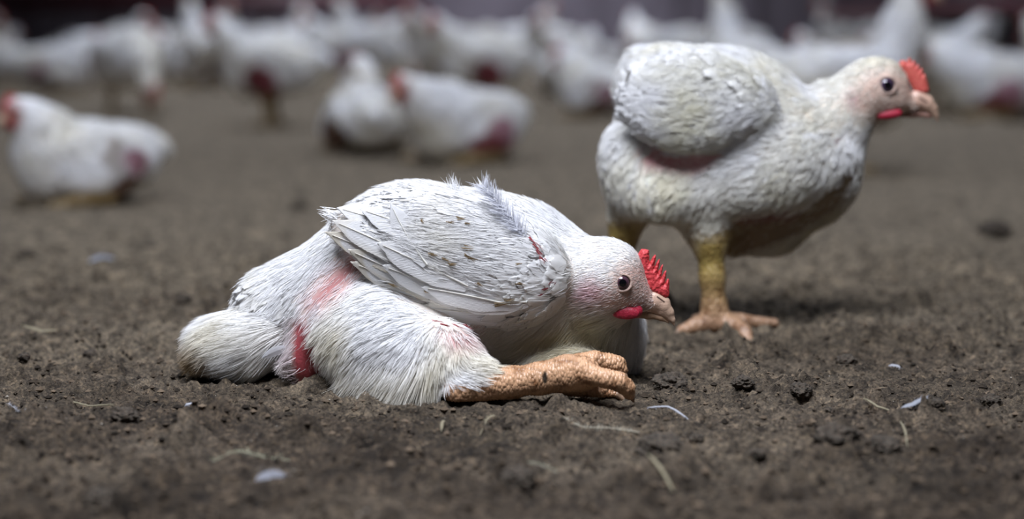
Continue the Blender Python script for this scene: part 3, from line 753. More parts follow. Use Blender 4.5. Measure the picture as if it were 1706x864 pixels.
    up = rc(K((1064, 498, YH, 15), (1090, 502, YH, 14.5), (1105, 510, YH, 11.5), (1114, 520, YH, 8), (1120, 532, YH, 4), (1123.5, 542, YH, 1.3)), 0.003)
    up += rc(K((1088, 495, YH, 12), (1106, 501, YH, 9)), 0.003)
    up += rc(K((1058, 510, YH, 7), (1085, 511, YH, 8), (1102, 519, YH, 6.5), (1113, 529, YH, 4)), .003)
    beak_mesh('beak', up, [(cone(S(1097, 496, YH - .011), S(1107, 504, YH - .009), R(2.2), R(2.0)), .001)], 0.0006, body, 0.82, YH, pig)
    beak_mesh('lower_beak', rc(K((1050, 521, YH, 9), (1080, 524, YH, 6.5), (1102, 529, YH, 4.5), (1114, 537, YH, 1.6)), .003), [], 0.0006, body, 0.75, YH, lambda V: np.tile([0.30, 0.19, 0.12], (len(V), 1)))
    o_, no_ = hit(1037, 471); lk = unit(np.array([0.12, -1, 0.08])[None])[0]
    eye_parts(o_ - lk * 0.0026, R(13), lk, body, (0.06, 0.028, 0.04), 0.75)
    eye_parts(np.array([o_[0], 2 * YH - o_[1] - 0.0022, o_[2]]), R(14), lk * np.array([1, -1, 1]), body)
    # claws on the stretched foot
    for ch in (((1047, 655, YF - .010, 6), (1053, 662, YF - .010, 4), (1056, 670, YF - .010, 1.5)), ((1040, 626, YF + .018, 6), (1046, 636, YF + .018, 4), (1050, 646, YF + .018, 1.5)), ((1028, 657, YF + .01, 6), (1038, 664, YF + .01, 4), (1044, 670, YF + .01, 1.5))):
        V2, F2 = sdf_mesh(rc(K(*ch), .002), 0.0006); mesh_obj('claw', V2, [F2], M_beak, body, np.tile([0.22, 0.14, 0.09], (len(V2), 1)))
    return V
V_LYING = lying_bird()

# ------------------------------------------------------------------ the bird standing behind
def standing_bird():
    Y0 = 1.905
    def S(px, py, Y=Y0): return P(px, py, Y)
    def R(r, Y=Y0): return r * Y / FOC
    def E(px, py, Y, rx, ry, rz, ang=0): return ell(S(px, py, Y), (R(rx, Y), R(ry, Y), R(rz, Y)), roty(ang))
    def K(*pts): return [(S(a, b, Y), R(r, Y)) for a, b, Y, r in pts]
    pr = [(E(1195, 225, 1.91, 165, 120, 145, -4), .02), (E(1300, 246, 1.905, 118, 112, 100, -10), .018), (E(1240, 300, 1.90, 130, 95, 74, 6), .03),
          (E(1064, 275, 1.885, 62, 62, 84, 8), .014), (E(1058, 130, 1.95, 28, 45, 50, -20), .012), (E(1110, 160, 1.92, 70, 90, 82, 0), .02),
          (E(1376, 270, 1.905, 42, 60, 68, 30), .03), (E(1110, 320, 1.87, 60, 50, 52, 0), .02)]
    pr += rc(K((1365, 335, 1.915, 36), (1290, 372, 1.925, 42), (1220, 400, 1.925, 28)), .02)
    pr += rc(K((1330, 232, 1.905, 76), (1392, 188, 1.90, 46), (1440, 158, 1.895, 42)), .012)
    pr += rc(K((1395, 250, 1.90, 38), (1432, 195, 1.895, 26)), .014)
    pr += [(E(1456, 146, 1.895, 57, 44, 48, 4), .010), (E(1480, 164, 1.895, 36, 34, 28, -8), .006)]
    pr += rc(K((1486, 163, 1.895, 27), (1518, 173, 1.895, 13.5)), .005)
    pr += [(E(1150, 168, 1.838, 106, 34, 82, -6), .005), (E(1215, 170, 1.85, 80, 38, 62, -20), .012)]
    # legs: the visible one forward, the other back
    YN, YB = 1.872, 1.905
    pr += rc(K((1170, 330, 1.885, 62), (1180, 385, 1.878, 30), (1183, 410, 1.875, 23)), .02)
    pr += rc(K((1183, 405, 1.875, 23), (1187, 460, YN, 20), (1190, 515, YN, 20), (1192, 532, YN, 24)), .008)
    pr += rc(K((1196, 534, YN, 20), (1222, 541, YN - .012, 13.5), (1240, 553, YN - .026, 12), (1247, 566, YN - .036, 8)), .004)
    pr += rc(K((1186, 536, YN, 19), (1160, 542, YN - .010, 13), (1136, 550, YN - .016, 9)), .004)
    pr += rc(K((1196, 532, YN + .004, 18), (1235, 535, YN + .014, 12), (1290, 538, YN + .022, 8)), .004)
    pr += rc(K((1180, 532, YN + .01, 14), (1160, 532, YN + .030, 9)), .004)
    pr += rc(K((1060, 320, 1.895, 44), (1045, 365, YB, 26), (1038, 395, YB, 21)), .016)
    pr += rc(K((1040, 390, YB, 21), (1034, 450, YB, 18), (1030, 520, YB, 19)), .008)
    for q in ((1070, 532, YB - .02), (1045, 540, YB - .03), (1062, 526, YB + .03), (1010, 526, YB + .012)):
        pr += rc(K((1031, 524, YB, 17), ((1031 + q[0]) / 2, (524 + q[1]) / 2 + 1, (YB + q[2]) / 2, 12), (q[0], q[1], q[2], 8)), .004)
    V, F = sdf_mesh(pr, 0.0017); V = relax(V, F, 2); N = vnormals(V, F)
    x, y, z = V.T
    def xz(px, py): p = S(px, py, 1.86); return p[0], p[2]
    def pp(V, pts, w, Y=1.86):
        q = np.array([(lambda p: (p[0], p[2]))(S(a, b, Y)) for a, b in pts]); return soft_poly(q, V[:, 0], V[:, 2], w)
    legs = [(1155, 385), (1225, 385), (1225, 480), (1330, 520), (1330, 600), (990, 600), (990, 372), (1085, 372), (1120, 600), (1140, 520)]
    legs = [(1000, 366), (1080, 366), (1080, 470), (1140, 480), (1150, 386), (1222, 386), (1225, 480), (1330, 500), (1330, 600), (980, 600)]
    face = [(1428, 150), (1452, 124), (1500, 118), (1550, 150), (1550, 200), (1480, 205), (1432, 190), (1412, 168)]
    bare = [(1195, 390), (1230, 358), (1340, 342), (1390, 305), (1422, 262), (1450, 258), (1410, 350), (1345, 400), (1225, 450)]
    side = [(1062, 245), (1085, 235), (1120, 258), (1190, 252), (1205, 262), (1160, 285), (1110, 280), (1075, 275)]
    def masks(V):
        lg = pp(V, legs, .026); fa = pp(V, face, .014)
        br = pp(V, bare, .012); sd = pp(V, side, .008) * (V[:, 1] < 1.90)
        return lg, fa, br, sd
    lg, fa, br, sd = masks(V)
    col = np.tile(np.array([0.70, 0.62, 0.52]), (len(V), 1))
    col = mixc(col, np.array([0.64, 0.46, 0.38]), fa)
    col = mixc(col, np.array([0.20, 0.145, 0.09]) , br); up = br * np.clip((z - S(1280, 372)[2]) / 0.01, 0, 1) * np.clip((S(1330, 350)[0] - x) / .01, 0, 1); col = mixc(col, np.array([0.17, 0.05, 0.055]), up)  # bare flap skin, with the shade below the breast painted into its brown
    col = mixc(col, np.array([0.60, 0.30, 0.30]), sd)
    yel = np.clip((z - S(1190, 530, YN)[2]) / 0.05, 0, 1)
    lc = mixc(np.tile([0.36, 0.215, 0.13], (len(V), 1)), np.array([0.30, 0.215, 0.065]), yel) * (1 + .2 * fbm(V * 120, 3, 2)[:, None])
    col = mixc(col, lc, lg)
    ear = np.exp(-(((x - xz(1424, 168)[0]) / .006) ** 2 + ((z - xz(1424, 168)[1]) / .010) ** 2)); col = mixc(col, np.array([0.42, 0.25, 0.27]), ear * .8)
    cut = pp(V, [(1378, 240), (1400, 226), (1412, 222), (1396, 240)], .003); col = mixc(col, RED * .7, cut)
    V = V + N * (0.0004 * lg * np.abs(np.sin(z * 2 * np.pi / 0.0046)))[:, None]
    body = mesh_obj('chicken', V, [F], M_skin, None, col, scale=lg * .8)
    tag(body, 'white chicken standing on yellow legs just behind the lying bird, neck stretched forward', 'chicken', 'chickens on the barn floor')
    N = smooth_n(N, F)
    bvh = BVHTree.FromPolygons([tuple(v) for v in V], [tuple(f) for f in F])
    def hit(px, py):
        o = np.array([0, 0, CAMH]); d = unit((S(px, py, 1.86) - o)[None])[0]; h = bvh.ray_cast(Vector(o), Vector(d)); h = h if h[0] is not None else bvh.find_nearest(Vector(S(px, py))); return np.array(h[0]), np.array(h[1])
    rng = np.random.default_rng(21)
    keys = [(*xz(a, b), c, -d) for a, b, c, d in [(1530, 160, -1, 0), (1460, 110, -1, .05), (1400, 130, -1, .3), (1450, 200, -.9, .5), (1390, 200, -.9, .5), (1420, 270, -.5, .9), (1340, 300, -.8, .5),
            (1300, 150, -1, -.1), (1200, 100, -1, 0), (1100, 110, -1, .2), (1240, 190, -1, .15), (1150, 220, -1, -.05), (1100, 200, -1, -.2), (1060, 130, -.7, -.4), (1040, 240, -.4, 1), (1050, 330, .1, 1), (1150, 320, -.7, .6), (1250, 320, -.9, .3), (1180, 370, -.2, 1)]]
    wingp = [(1046, 190), (1060, 120), (1130, 88), (1220, 100), (1290, 150), (1300, 200), (1225, 205), (1210, 240), (1130, 254), (1075, 222)]
    headp = [(1375, 110), (1470, 90), (1545, 130), (1550, 205), (1440, 215), (1380, 200)]
    pl = Acc(); n = 62000
    bald = pp(V, [(990, 368), (1085, 368), (1085, 470), (1140, 480), (1150, 388), (1222, 388), (1228, 480), (1340, 500), (1340, 610), (980, 610)], .006)
    dens = (1 - bald) * (1 - lg) * (1 - .96 * br) * (1 - .8 * sd) * (1 - .25 * fa) * np.where(y < 1.95, 1, .4)
    p, nn = sample(V, F, N, n, rng, dens); lg_, fa_, br_, sd_ = masks(p)
    hd = pp(p, headp, .02); wg = pp(p, wingp, .01) * (p[:, 1] < 1.88)
    d = tangent(flow_field(keys, p, .05) + rng.normal(0, .25, (n, 3)), nn)
    L = .010 + .005 * rng.random(n); L = L * (1 - hd) + hd * (.0045 + .003 * rng.random(n)) * (1 - .5 * fa_); L *= 1 - .4 * br_ - .4 * sd_
    L *= 1 - .5 * pp(p, [(1000, 350), (1230, 370), (1230, 420), (1000, 420)], .012)
    nape = pp(p, [(1350, 130), (1400, 105), (1430, 100), (1400, 150)], .01); L *= 1 + .9 * nape
    lift = .2 + .2 * rng.random(n) + .4 * nape
    off, cl = clumped(p, d, nn, L, 4200, rng, .5); off *= (1 - hd)[:, None]
    cr = np.clip(.02 + .7 * np.maximum(fbm(p * 20, 3, 33), 0) + .40 * np.clip((S(1200, 250)[2] - p[:, 2]) / .06, 0, 1) + .25 * hd, 0, .85)
    c = mixc(np.tile(WHITE, (n, 1)), np.array([.76, .71, .50]), cr); c = mixc(c, np.array([.74, .56, .46]), fa_ * .5); c = mixc(c, np.array([.6, .32, .32]), sd_ * .5)
    c *= (1 + .05 * rng.normal(0, 1, n)[cl])[:, None]
    pl.add(*strands(p, nn, d, L, .0006 + .0004 * rng.random(n), lift, -.1 * np.ones(n), np.clip(c, 0, .9), None, 3, rng, off))
    n = 900
    m_ = (1 - bald) * (1 - lg) * (1 - br) * (1 - sd) * (1 - np.clip(1.6 * pp(V, [(1360, 90), (1600, 60), (1600, 230), (1380, 230)], .02), 0, 1)) * np.clip((z - S(1200, 345)[2]) / .02, 0, 1)
    p, nn = sample(V, F, N, n, rng, m_); d = tangent(flow_field(keys, p, .05) + rng.normal(0, .25, (n, 3)), nn)
    c = mixc(np.tile(WHITE, (n, 1)), CREAM, np.clip(.3 * rng.random(n) + .4 * fbm(p * 20, 2, 8), 0, .6))
    pl.add(*vanes(p, nn, d, .014 + .005 * rng.random(n), .012 + .004 * rng.random(n), .12 + .10 * rng.random(n), -.16 * np.ones(n), c, rng, 6, 8, .25, 1.8, .15))
    pl.build('plumage', M_feather, body)
    wa = Acc(); n = 620
    wd = pp(V, wingp, .004) * (y < 1.89) * (N[:, 1] < .3)
    p, nn = sample(V, F, N, n, rng, wd); d = tangent(flow_field(keys, p, .05) + rng.normal(0, .22, (n, 3)), nn)
    c = mixc(np.tile(WHITE, (n, 1)), np.array([.74, .70, .46]), np.clip(.05 + .6 * fbm(p * 24, 3, 14) + .35 * np.clip((S(1200, 170)[2] - p[:, 2]) / .05, 0, 1), 0, .85))
    wa.add(*vanes(p + nn * .001, nn, d, .019 + .007 * rng.random(n), .017 + .004 * rng.random(n), .08 + .08 * rng.random(n), -.16 * np.ones(n), c, rng, 6, 8, .3, 1.8, .13))
    n = 9000; p, nn = sample(V, F, N, n, rng, wd); d = tangent(flow_field(keys, p, .05) + rng.normal(0, .3, (n, 3)), nn); L = .009 + .005 * rng.random(n); off, cl = clumped(p, d, nn, L, 700, rng, .5)
    c = mixc(np.tile(WHITE, (n, 1)), np.array([.74, .70, .46]), np.clip(.15 + .7 * fbm(p * 24, 3, 14), 0, .7))
    wa.add(*strands(p + nn * .002, nn, d, L, np.full(n, .0007), .2 + .15 * rng.random(n), -.1 * np.ones(n), c, None, 3, rng, off))
    wa.build('wing', M_feather, body)
    # three feathers of the short tail
    tl = Acc()
    for (a, b) in (((1075, 120), (1028, 158)), ((1080, 105), (1032, 118)), ((1085, 100), (1040, 88))):
        A, B = S(*a, 1.93), S(*b, 1.945); dv = unit((B - A)[None]); tl.add(*vanes(A[None], np.array([[0, -1., .1]]), dv, np.array([np.linalg.norm(B - A)]), np.array([R(46)]), np.zeros(1), np.zeros(1), np.array([[.72, .74, .80]]), rng, 8, 12, .2, 2.2, .05))
    tl.build('tail', M_feather, body)
    YH = 1.895
    cp = [(1498, 112), (1498, 104), (1502, 100), (1508, 101), (1511, 104), (1514, 96), (1517, 97), (1518, 104), (1522, 101), (1525, 103), (1525, 110), (1529, 107), (1531, 109), (1531, 117), (1535, 113), (1537, 116), (1537, 124), (1540, 122), (1542, 126), (1545, 138), (1548, 152), (1540, 158), (1526, 158), (1516, 140), (1506, 122)]
    V2, F2 = slab_mesh([(S(a, b, YH)[0], S(a, b, YH)[2]) for a, b in cp], YH, .0042, .0005); mesh_obj('comb', V2, [F2], M_comb2, body)
    V2, F2 = sdf_mesh([(E(1480, 191, YH - .016, 21, 7, 8, 6), .002), (E(1492, 188, YH - .013, 10, 7, 7, 10), .004)], .0006); mesh_obj('wattle', V2, [F2], M_wattle, body)
    def pig(V):
        t = np.clip((V[:, 0] - S(1525, 170, YH)[0]) / .018, 0, 1); c = mixc(np.tile([.54, .35, .27], (len(V), 1)), np.array([.44, .29, .21]), t)
        ns = S(1536, 166, YH); dn = np.abs((V[:, 0] - ns[0]) * .5 + (V[:, 2] - ns[2]) * .85); al = np.abs((V[:, 0] - ns[0]) * .85 - (V[:, 2] - ns[2]) * .5)
        return mixc(c, np.array([.05, .02, .015]), np.clip((.0011 - dn) / .0006, 0, 1) * (al < .005))
    up = rc(K((1505, 170, YH, 15), (1530, 168, YH, 13), (1545, 173, YH, 11), (1554, 181, YH, 7.5), (1559, 191, YH, 4), (1562, 202, YH, 1.3)), .003)
    up += rc(K((1528, 160, YH, 11), (1544, 166, YH, 8)), .003) + rc(K((1490, 177, YH, 5), (1525, 176, YH, 6), (1545, 180, YH, 5.5), (1555, 189, YH, 3)), .003)
    beak_mesh('beak', up, [], .0007, body, .82, YH, pig)
    beak_mesh('lower_beak', rc(K((1485, 189, YH, 7), (1520, 189, YH, 6.5), (1545, 192, YH, 4), (1553, 195, YH, 1.6)), .003), [], .0007, body, .75, YH, lambda V: np.tile([.24, .13, .10], (len(V), 1)))
    o_, no_ = hit(1478, 142); lk = unit(np.array([.10, -1, .05])[None])[0]
    eye_parts(o_ - lk * .0026, R(13), lk, body, (.05, .03, .06), .8)
    eye_parts(np.array([o_[0], 2 * YH - o_[1] - .0026, o_[2]]), R(13), lk * np.array([1, -1, 1]), body)
    for ch in (((1246, 564, YN - .036, 5), (1249, 572, YN - .042, 2)), ((1136, 550, YN - .016, 6), (1126, 554, YN - .02, 2)), ((1288, 538, YN + .022, 6), (1298, 541, YN + .024, 2))):
        V2, F2 = sdf_mesh(rc(K(*ch), .002), .0007); mesh_obj('claw', V2, [F2], M_beak, body, np.tile([.24, .16, .11], (len(V2), 1)))
    return V
V_STANDING = standing_bird()

# ------------------------------------------------------------------ the flock behind
def flock_bird(name, pose, neck, face_dir=0.0, patch=None, seed=0, low=0.0):
    """a whole bird in metric size facing +x with the ground at z = 0; neck: 'up', 'mid', 'fore', 'down', 'tuck'"""
    rng = np.random.default_rng(seed)
    st = pose == 'stand'; dz = 0.0 if st else -0.082
    def e(c, r, a=0): return ell((c[0], c[1], c[2] + dz), r, roty(a))
    pr = [(e((0, 0, .170), (.125, .082, .078), 8), .02), (e((.065, 0, .160), (.075, .076, .078), 0), .03), (e((-.085, 0, .172), (.062, .066, .062), 0), .03), (e((-.14, 0, .192), (.042, .032, .026), 30), .02)]
    for s in (-1, 1):
        pr += [(e((-.012, s * .076, .182), (.092, .020, .048), 8), .006)]
        if st:
            pr += rc([(np.array((-.005, s * .05, .125)), .052), (np.array((.012, s * .052, .085)), .020)], .02)
            pr += rc([(np.array((.012, s * .052, .085)), .0135), (np.array((.004, s * .054, .045)), .0105), (np.array((0, s * .055, .014)), .0115)], .006)
            fz = .008
            toes = [((.0, s * .055, .012), (.052, s * .055, fz)), ((.0, s * .055, .012), (.04, s * .055 + .03, fz)), ((.0, s * .055, .012), (.04, s * .055 - .03, fz)), ((0, s * .055, .012), (-.028, s * .055, fz))]
        else:
            pr += [(ell((.0, s * .072, .062), (.07, .042, .058), roty(-15)), .02)]
            pr += rc([(np.array((-.01, s * .085, .016)), .016), (np.array((.07, s * .085, .013)), .0125)], .006)
            toes = [((.07, s * .085, .012), (.112, s * .085, .008)), ((.07, s * .085, .012), (.105, s * .085 + .022, .008)), ((.07, s * .085, .012), (.105, s * .085 - .02, .008))]
        for a, b in toes: pr += rc([(np.array(a), .0085), (np.array(b), .0055)], .004)
    nk = {'up': ((.118, .262), (.128, .322), (.146, .352)), 'mid': ((.115, .235), (.140, .270), (.160, .292)), 'fore': ((.125, .215), (.165, .240), (.190, .252)),
          'down': ((.13, .165), (.165, .115), (.185, .085)), 'tuck': ((.09, .225), (.115, .252), (.140, .266))}[neck]
    z0 = dz
    c1 = np.array((.082, 0, .200 + z0)); c2 = np.array((nk[0][0], 0, nk[0][1] + z0)); c3 = np.array((nk[1][0], 0, nk[1][1] + z0)); hd = np.array((nk[2][0], 0, nk[2][1] + z0))
    if neck == 'down' and not st: c2[2], c3[2], hd[2] = .075, .05, .04
    thick = 1.18 if not st else 1.0; pr += rc([(c1, .058 * thick), (c2, .042 * thick), (c3, .031 * thick)], .03)
    ca, sa = math.cos(face_dir), math.sin(face_dir); Rz = np.array([[ca, -sa, 0], [sa, ca, 0], [0, 0, 1]]); hr = roty({'down': -50}.get(neck, -8)); H = Rz @ hr
    def hp(x, y, z): return hd + H @ np.array((x, y, z))
    pr += [(ell(hd, (.034, .025, .028), H), .015)]
    pr += rc([(hp(.012, 0, -.004), .020), (hp(.032, 0, -.010), .009)], .006)
    V, F = sdf_mesh(pr, .0034, floor=.001 if not st else None); V = relax(V, F, 1); N = vnormals(V, F)
    fea = np.clip((V[:, 2] - (.085 if st else .03)) / .02, 0, 1)
    V = V + N * ((.004 * fbm(V * 55, 3, seed) + .002 * fbm(V * 140, 2, seed + 5)) * fea)[:, None]
    hdist = np.linalg.norm((V - hp(.018, 0, -.004)), axis=1); fa = np.clip((.036 - hdist) / .012, 0, 1)
    if st: lg = np.clip((.098 - V[:, 2]) / .012, 0, 1) * (np.abs(V[:, 0]) < .075)
    else: lg = ((V[:, 2] < .034) & (np.abs(np.abs(V[:, 1]) - .085) < .034) & (V[:, 0] > -.02)).astype(float)
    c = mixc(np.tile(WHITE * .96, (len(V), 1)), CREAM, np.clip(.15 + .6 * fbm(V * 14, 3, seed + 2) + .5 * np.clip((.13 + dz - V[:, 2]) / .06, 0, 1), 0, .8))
    under = np.clip((.120 + dz * .75 - V[:, 2] + .02 * fbm(V * 25, 2, seed + 9)) / .045, 0, 1); c = mixc(c, np.array([.50, .41, .28]), .6 * under)  # belly dirt, deepened so underside shade is painted into the colour
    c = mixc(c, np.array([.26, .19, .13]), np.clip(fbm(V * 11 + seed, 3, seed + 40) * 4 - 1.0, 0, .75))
    if patch is not None:
        for (px, py, pz, r, cc) in patch:
            t = np.clip((r - np.linalg.norm(V - np.array((px, py, pz)), axis=1) * (1 + .3 * fbm(V * 40, 2, 3))) / .012, 0, 1); c = mixc(c, np.array(cc), t)
    lgc = np.array([.27, .19, .09]); c = mixc(c, lgc, lg); c = mixc(c, np.array([.36, .13, .11]), fa)
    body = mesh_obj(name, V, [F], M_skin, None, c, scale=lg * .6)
    if True:
        n = 7000; dn = (1 - lg) * (1 - fa)
        p, nn = sample(V, F, N, n, rng, dn); kd = KDTree(len(V))
        for i, v in enumerate(V[::3]): kd.insert(v, i * 3)
        kd.balance(); cc = c[np.array([kd.find(q)[1] for q in p])]
        d = tangent(np.tile([-1., 0, -.35], (n, 1)) + rng.normal(0, .3, (n, 3)), nn)
        A = Acc(); L = np.where(np.linalg.norm(p - hd, axis=1) < .06, .006, .014) * (0.8 + .4 * rng.random(n))
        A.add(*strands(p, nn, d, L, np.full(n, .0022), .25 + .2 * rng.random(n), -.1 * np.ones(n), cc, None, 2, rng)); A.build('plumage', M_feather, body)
    # comb, wattle, beak, eyes
    cpl = [(-.004, .022), (.0, .036), (.006, .030), (.010, .040), (.014, .031), (.019, .038), (.022, .027), (.027, .031), (.029, .019), (.033, .020), (.036, .004), (.024, .006), (.012, .016)]
    V2, F2 = slab_mesh(cpl, 0, .004, .0012); mesh_obj('comb', hd + V2 @ H.T, [F2], M_comb, body)
    V2, F2 = sdf_mesh([(ell((.022, -.010, -.022), (.010, .004, .007)), .002), (ell((.022, .010, -.022), (.010, .004, .007)), .002)], .0014); mesh_obj('wattle', hd + V2 @ H.T, [F2], M_wattle, body)
    V2, F2 = sdf_mesh(rc([(np.array((.028, 0, -.006)), .0105), (np.array((.042, 0, -.010)), .007), (np.array((.050, 0, -.018)), .002)], .003), .0013); mesh_obj('beak', hd + V2 @ H.T, [F2], M_beak, body, np.tile([.56, .38, .26], (len(V2), 1)))
    for s in (-1, 1):
        V2, F2 = sdf_mesh([(ell((.014, s * .0225, .004), (.0062, .003, .0062)), .001)], .0012); mesh_obj('eye', hd + V2 @ H.T, [F2], M_eye, body, np.tile([.012, .007, .008], (len(V2), 1)))
    return body
DR = (.22, .05, .06); BR = (.16, .09, .06); PK = (.42, .23, .27)
VAR = {
    'sit_tuck': flock_bird('chicken', 'sit', 'tuck', .25, [(-.06, .09, .085, .035, PK), (-.03, .09, .02, .05, BR), (-.03, -.09, .02, .05, BR), (-.06, -.09, .085, .035, PK)], 1),
    'sit_up': flock_bird('chicken', 'sit', 'mid', .6, [(-.05, .09, .05, .05, BR)], 2),
    'sit_red': flock_bird('chicken', 'sit', 'fore', .3, [(.0, .115, .065, .045, PK), (.0, -.115, .065, .045, PK), (.03, .10, .03, .05, DR), (.03, -.10, .03, .05, DR), (-.1, 0, .06, .06, BR)], 3),
    'stand_mid': flock_bird('chicken', 'stand', 'mid', .5, [(.02, .09, .13, .055, DR), (.02, -.09, .13, .055, DR), (0, 0, .09, .05, BR)], 4),
    'stand_up': flock_bird('chicken', 'stand', 'up', -.5, [(.05, .07, .13, .05, BR), (.05, -.07, .13, .05, BR)], 5),
    'stand_down': flock_bird('chicken', 'stand', 'down', .4, [(0, .08, .12, .05, BR), (-.05, -.08, .13, .05, PK)], 6),
}
used = set()
def put(var, px, base, yaw, label, sc=.92):
    src = VAR[var]; g = G(px, base)
    if var in used:
        o = src.copy(); C.objects.link(o)
        for ch in list(src.children):
            c = ch.copy(); C.objects.link(c); c.parent = o
    else:
        o = src; used.add(var)
    o.location = (g[0], g[1], -0.002); o.rotation_euler = (0, 0, math.radians(yaw)); o.scale = (sc, sc, sc)
    tag(o, label, 'chicken', 'blurred chickens of the flock behind'); return o
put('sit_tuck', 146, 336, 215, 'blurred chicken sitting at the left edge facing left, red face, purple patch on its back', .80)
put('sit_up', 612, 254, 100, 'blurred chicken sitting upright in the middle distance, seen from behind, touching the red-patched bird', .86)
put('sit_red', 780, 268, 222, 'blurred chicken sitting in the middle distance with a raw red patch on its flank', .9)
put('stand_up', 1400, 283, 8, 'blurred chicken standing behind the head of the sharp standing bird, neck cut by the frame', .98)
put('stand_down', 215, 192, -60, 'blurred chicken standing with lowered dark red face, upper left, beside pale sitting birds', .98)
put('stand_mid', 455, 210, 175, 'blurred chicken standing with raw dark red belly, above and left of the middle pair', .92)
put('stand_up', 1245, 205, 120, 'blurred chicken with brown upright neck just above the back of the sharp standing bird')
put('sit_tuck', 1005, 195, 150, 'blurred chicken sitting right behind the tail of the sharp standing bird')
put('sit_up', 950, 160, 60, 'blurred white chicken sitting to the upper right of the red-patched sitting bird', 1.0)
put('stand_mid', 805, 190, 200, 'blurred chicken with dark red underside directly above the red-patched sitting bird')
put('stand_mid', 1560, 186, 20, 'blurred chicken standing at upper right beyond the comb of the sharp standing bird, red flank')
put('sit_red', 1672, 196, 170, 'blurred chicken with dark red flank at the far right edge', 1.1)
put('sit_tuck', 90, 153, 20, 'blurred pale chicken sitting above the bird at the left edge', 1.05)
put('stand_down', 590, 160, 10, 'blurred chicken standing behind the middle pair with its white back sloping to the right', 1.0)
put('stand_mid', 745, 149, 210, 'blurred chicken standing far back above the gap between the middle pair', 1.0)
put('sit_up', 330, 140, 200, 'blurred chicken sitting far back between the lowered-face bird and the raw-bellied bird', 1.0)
FAR = 'tiny blurred white chicken in the crowded last row below the dark barn wall'
rng = np.random.default_rng(5)
vs = ['stand_mid', 'sit_up', 'stand_down', 'sit_tuck', 'stand_up', 'sit_red']
spots = []
for row, (d0, cnt) in enumerate(((7.9, 15), (8.8, 16), (9.7, 18), (10.6, 19))):
    for k in range(cnt):
        wid = d0 * 1760 / FOC
        xw = (-0.52 + 1.04 * (k + .5 + .3 * rng.uniform(-1, 1)) / cnt) * wid; yw = d0 + .22 * rng.uniform(-1, 1)
        if all((xw - a) ** 2 + (yw - b) ** 2 > .36 ** 2 for a, b in spots): spots.append((xw, yw))
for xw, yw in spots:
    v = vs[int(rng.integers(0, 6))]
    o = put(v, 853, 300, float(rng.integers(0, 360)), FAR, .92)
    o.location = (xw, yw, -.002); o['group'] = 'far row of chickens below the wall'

# ------------------------------------------------------------------ things lying on the litter
def clod(px, py, size_px, seed, label, flat=.75, dark=1.0):
    g = G(px, py); r = size_px * g[1] / FOC / 2; rng = np.random.default_rng(seed)
    bm = bmesh.new(); bmesh.ops.create_icosphere(bm, subdivisions=5, radius=1.0)
    V = np.array([v.co[:] for v in bm.verts]); F3 = np.array([[v.index for v in f.verts] for f in bm.faces]); bm.free()
    off = rng.random(3) * 50
    dsp = 1 + .38 * fbm(V * 1.6 + off, 3, seed) + .30 * fbm(V * 4.5 + off, 3, seed + 3) + .12 * fbm(V * 13 + off, 2, seed + 6)
    V = V * dsp[:, None] * np.array([1, 1, flat]) * r
    o = mesh_obj('dirt_clod', V, [F3], M_clod)
    o.location = (g[0], g[1], gz(g[0], g[1]) + r * flat * .45); o.rotation_euler = (0, 0, float(rng.random() * 6))
    tag(o, label, 'dirt clod', 'dark clods of dirt on the litter')
for k, (px, py, sz, lb) in enumerate([
    (207, 700, 46, 'dark crumbly dirt clod on the left, at the end of a thin straw'),
    (1117, 640, 56, 'dark round dirt clod just right of the toes of the lying bird'),
    (1105, 748, 78, 'large brown lumpy dirt clod in front, below and right of the foot'),
    (1160, 724, 26, 'small olive dirt clod touching the right side of the large lumpy clod'),
    (1652, 668, 34, 'small dark dirt clod alone near the right edge'),
    (866, 806, 60, 'blurred black dirt clod at the bottom centre'),
    (1333, 662, 36, 'low crumbly dirt clod to the right of the damp patch'),
    (1383, 682, 16, 'tiny dark dirt clod between the crumbly clods and the flat white feather'),
    (1237, 655, 36, 'low crumbly dirt clod in front of the foot of the standing bird'),
    (1655, 392, 52, 'blurred flat dark dirt clod at the right edge, far behind'),
    (1395, 745, 70, 'broad dark dirt clod left of the heap in the lower right'),
    (1470, 742, 60, 'broad dark dirt clod under the flat white feather'),
    (1262, 758, 28, 'small dark dirt clod right of the large lumpy clod, nearer the camera'),
    (250, 418, 26, 'blurred dark dirt clod behind the tail of the lying bird'),
    (45, 424, 26, 'blurred dark dirt clod at the far left, below the sitting bird'),
    (305, 500, 28, 'blurred dark dirt clod left of the rump of the lying bird'),
    (8, 466, 24, 'blurred dark dirt clod cut by the left edge'),
    (170, 830, 60, 'blurred broad dirt clod at the bottom left'),
    (1570, 532, 16, 'small round dark dirt clod right of the standing bird on the pale ground'),
    (1412, 604, 34, 'low dark dirt clod behind the small white feather scrap'),
    (40, 612, 22, 'small dark dirt clod near the left edge level with the tail'),
    (150, 588, 26, 'small flat dark dirt clod to the left of the tail tip'),
    (1560, 690, 26, 'small dirt clod right of the flat white feather'),
    (500, 342, 30, 'blurred dark dirt clod behind the rump of the lying bird'),
    ]):
    clod(px, py, sz, 100 + k, lb, .65)

